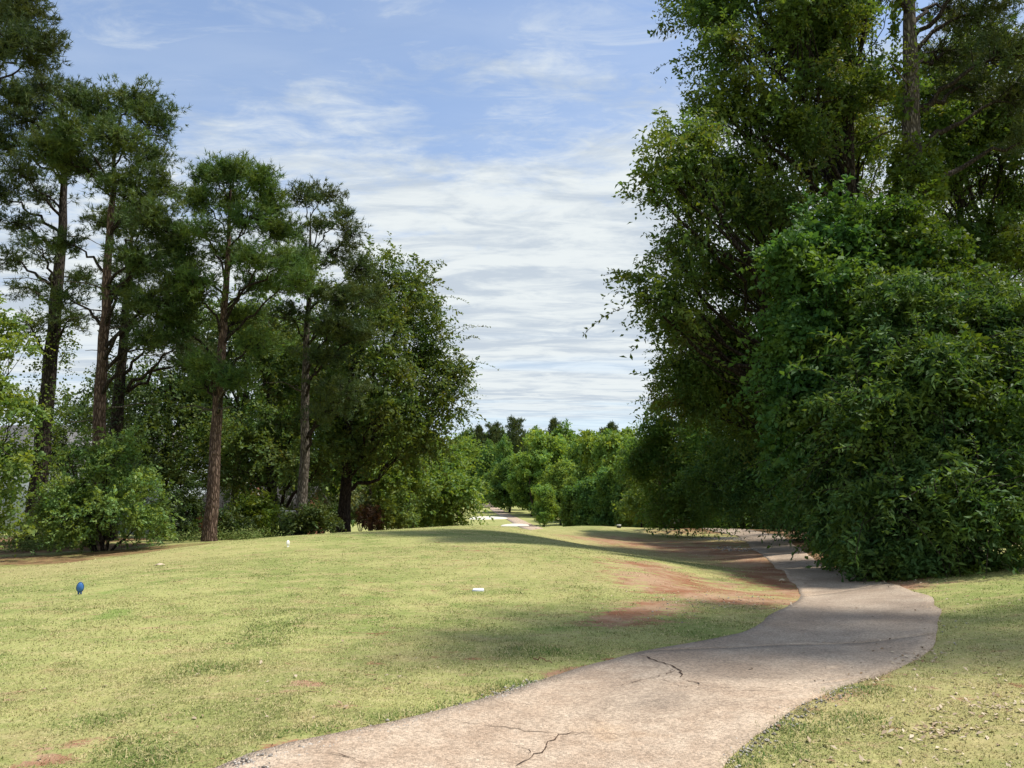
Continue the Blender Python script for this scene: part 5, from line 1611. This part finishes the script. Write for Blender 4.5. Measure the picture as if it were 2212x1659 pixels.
# ------------------------------------------------------------------ small things on the tee
def disc_marker(u, v, hgt, width, yaw, mat, rim, label, group, feet=True):
    p = ground_at(u, v)
    root = thing('tee_marker', label, 'tee marker', tuple(p), group)
    root.rotation_euler = (0, 0, yaw)
    n = 28
    a = np.linspace(0, 2 * np.pi, n, endpoint=False)
    z0 = hgt * 0.16

    def plate(scale, th, nm, mt):
        cx = np.cos(a) * width / 2 * scale * (1 - 0.10 * np.sin(a))
        cz = z0 + hgt * 0.42 + np.sin(a) * hgt * 0.42 * scale
        V, rings = [], [(-th, 0.93), (-th * 0.6, 1.0), (th * 0.6, 1.0), (th, 0.93)]
        for y, s in rings:
            V.append(np.stack([cx * s, np.full(n, y), (cz - z0 - hgt * .42) * s + z0 + hgt * .42], 1))
        V.append(np.array([[0, -th, z0 + hgt * .42], [0, th, z0 + hgt * .42]]))
        V = np.concatenate(V)
        F = []
        for k in range(3):
            for i in range(n):
                F.append((k * n + i, k * n + (i + 1) % n, (k + 1) * n + (i + 1) % n, (k + 1) * n + i))
        T = []
        for i in range(n):
            T.append(((i + 1) % n, i, 4 * n))
            T.append((3 * n + i, 3 * n + (i + 1) % n, 4 * n + 1))
        link(nm, new_mesh(nm, V, [np.array(F), np.array(T)], None, False), mt, root)
    plate(1.0, 0.010, 'rim', rim)
    plate(0.84, 0.014, 'plate', mat)
    if feet:
        for s in (-1, 1):
            MB().hexa([(s * width * .18 - .008, -.008, -.03), (s * width * .18 + .008, -.008, -.03), (s * width * .18 + .008, .008, -.03), (s * width * .18 - .008, .008, -.03)],
                      [(s * width * .14 - .014, -.008, z0 + .02), (s * width * .14 + .014, -.008, z0 + .02), (s * width * .14 + .014, .008, z0 + .02), (s * width * .14 - .014, .008, z0 + .02)])
            m = MB().hexa([(s * width * .18 - .008, -.008, -.03), (s * width * .18 + .008, -.008, -.03), (s * width * .18 + .008, .008, -.03), (s * width * .18 - .008, .008, -.03)],
                          [(s * width * .14 - .014, -.008, z0 + .02), (s * width * .14 + .014, -.008, z0 + .02), (s * width * .14 + .014, .008, z0 + .02), (s * width * .14 - .014, .008, z0 + .02)])
            link('foot', new_mesh('foot', np.concatenate(m.v), np.concatenate(m.f)), rim, root)
    return root


def build_small():
    disc_marker(172, 1284, 0.175, 0.10, R(25), M['blue'], M['bluedark'], 'blue oval tee marker standing on two feet near the left edge', None)
    disc_marker(622, 1182, 0.165, 0.11, R(68), M['white'], M['white'], 'white oval tee marker turned nearly edge-on near the tee crest', None)
    # flat white yardage plate let into the turf
    p = ground_at(1033, 1276)
    root = thing('yardage_plate', 'flat white plate lying in the turf in front of the shade', 'marker plate', tuple(p))
    m = MB()
    m.hexa([(-.085, -.06, -.02), (.085, -.06, -.02), (.085, .06, -.02), (-.085, .06, -.02)], [(-.085, -.06, .012), (.085, -.06, .012), (.085, .06, .020), (-.085, .06, .020)])
    link('slab', new_mesh('slab', np.concatenate(m.v), np.concatenate(m.f)), M['siding'], root)
    m = MB().hexa([(-.080, -.055, .012), (.080, -.055, .012), (.080, .055, .020), (-.080, .055, .020)], [(-.074, -.050, .020), (.074, -.050, .020), (.074, .050, .030), (-.074, .050, .030)])
    link('face', new_mesh('face', np.concatenate(m.v), np.concatenate(m.f)), M['white'], root)
    for u, v, lab in ((1158, 1141, 'dark block tee marker with a white top, left one on the second tee'), (1337, 1139, 'dark block tee marker with a white top, right one on the second tee')):
        p = ground_at(u, v + 1.0, 30)
        root = thing('tee_marker', lab, 'tee marker', tuple(p), 'block markers on the second tee')
        link('block', new_mesh('block', *_box(-.10, .10, -.08, .08, -.03, .11)), M['black'], root)
        link('cap', new_mesh('cap', *_box(-.105, .105, -.085, .085, .112, .16)), M['white'], root)
    # a big dry leaf, a fallen stick and clods
    r = np.random.default_rng(9)
    for u, v, s, lab in ((345, 1225, 0.17, 'pale curled leaf lying on the green slope of the tee'), (485, 1166, 0.12, 'yellowish fallen leaf at the foot of the lone pine'), (1690, 1258, 0.14, 'pale fallen leaf on the clay left of the path')):
        p = ground_at(u, v)
        t = np.linspace(0, 1, 7)
        wv = np.sin(np.pi * t) ** 0.8 * s * 0.28
        zc = np.sin(np.pi * t) * s * 0.22 + 0.03
        x = (t - .5) * s
        V = np.concatenate([np.stack([x, -wv, zc * 0.8 + .012 * np.sin(9 * t)], 1), np.stack([x, 0 * x, zc + .01], 1), np.stack([x, wv, zc * 0.7 - .01 * np.sin(7 * t)], 1)])
        q = np.arange(6)
        F = np.concatenate([np.stack([q + k, q + k + 1, q + k + 8, q + k + 7], -1) for k in (0, 7)])
        o = link('fallen_leaf', new_mesh('fallen_leaf', V, F, dict(tint=('FACE', np.full(len(F), 0.9))), True), M['litter'], None, tuple(p))
        o.rotation_euler = (0, 0, r.random() * 0.5)
        tag(o, lab, 'leaf')
    a, b_ = ground_at(1152, 1430), ground_at(1192, 1440)
    P = curve(a + np.array([0, 0, .03]), b_ + np.array([0, 0, .03]), .01, 8, .03, r)
    V, F = tube(P, np.linspace(.007, .004, 8), 6)
    tag(link('stick', new_mesh('stick', V, F, None, True), M['litter']), 'thin pale stick lying on the grass left of the path', 'stick')


def _box(*a):
    m = MB().box(*a)
    return np.concatenate(m.v), np.concatenate(m.f)


build_small()
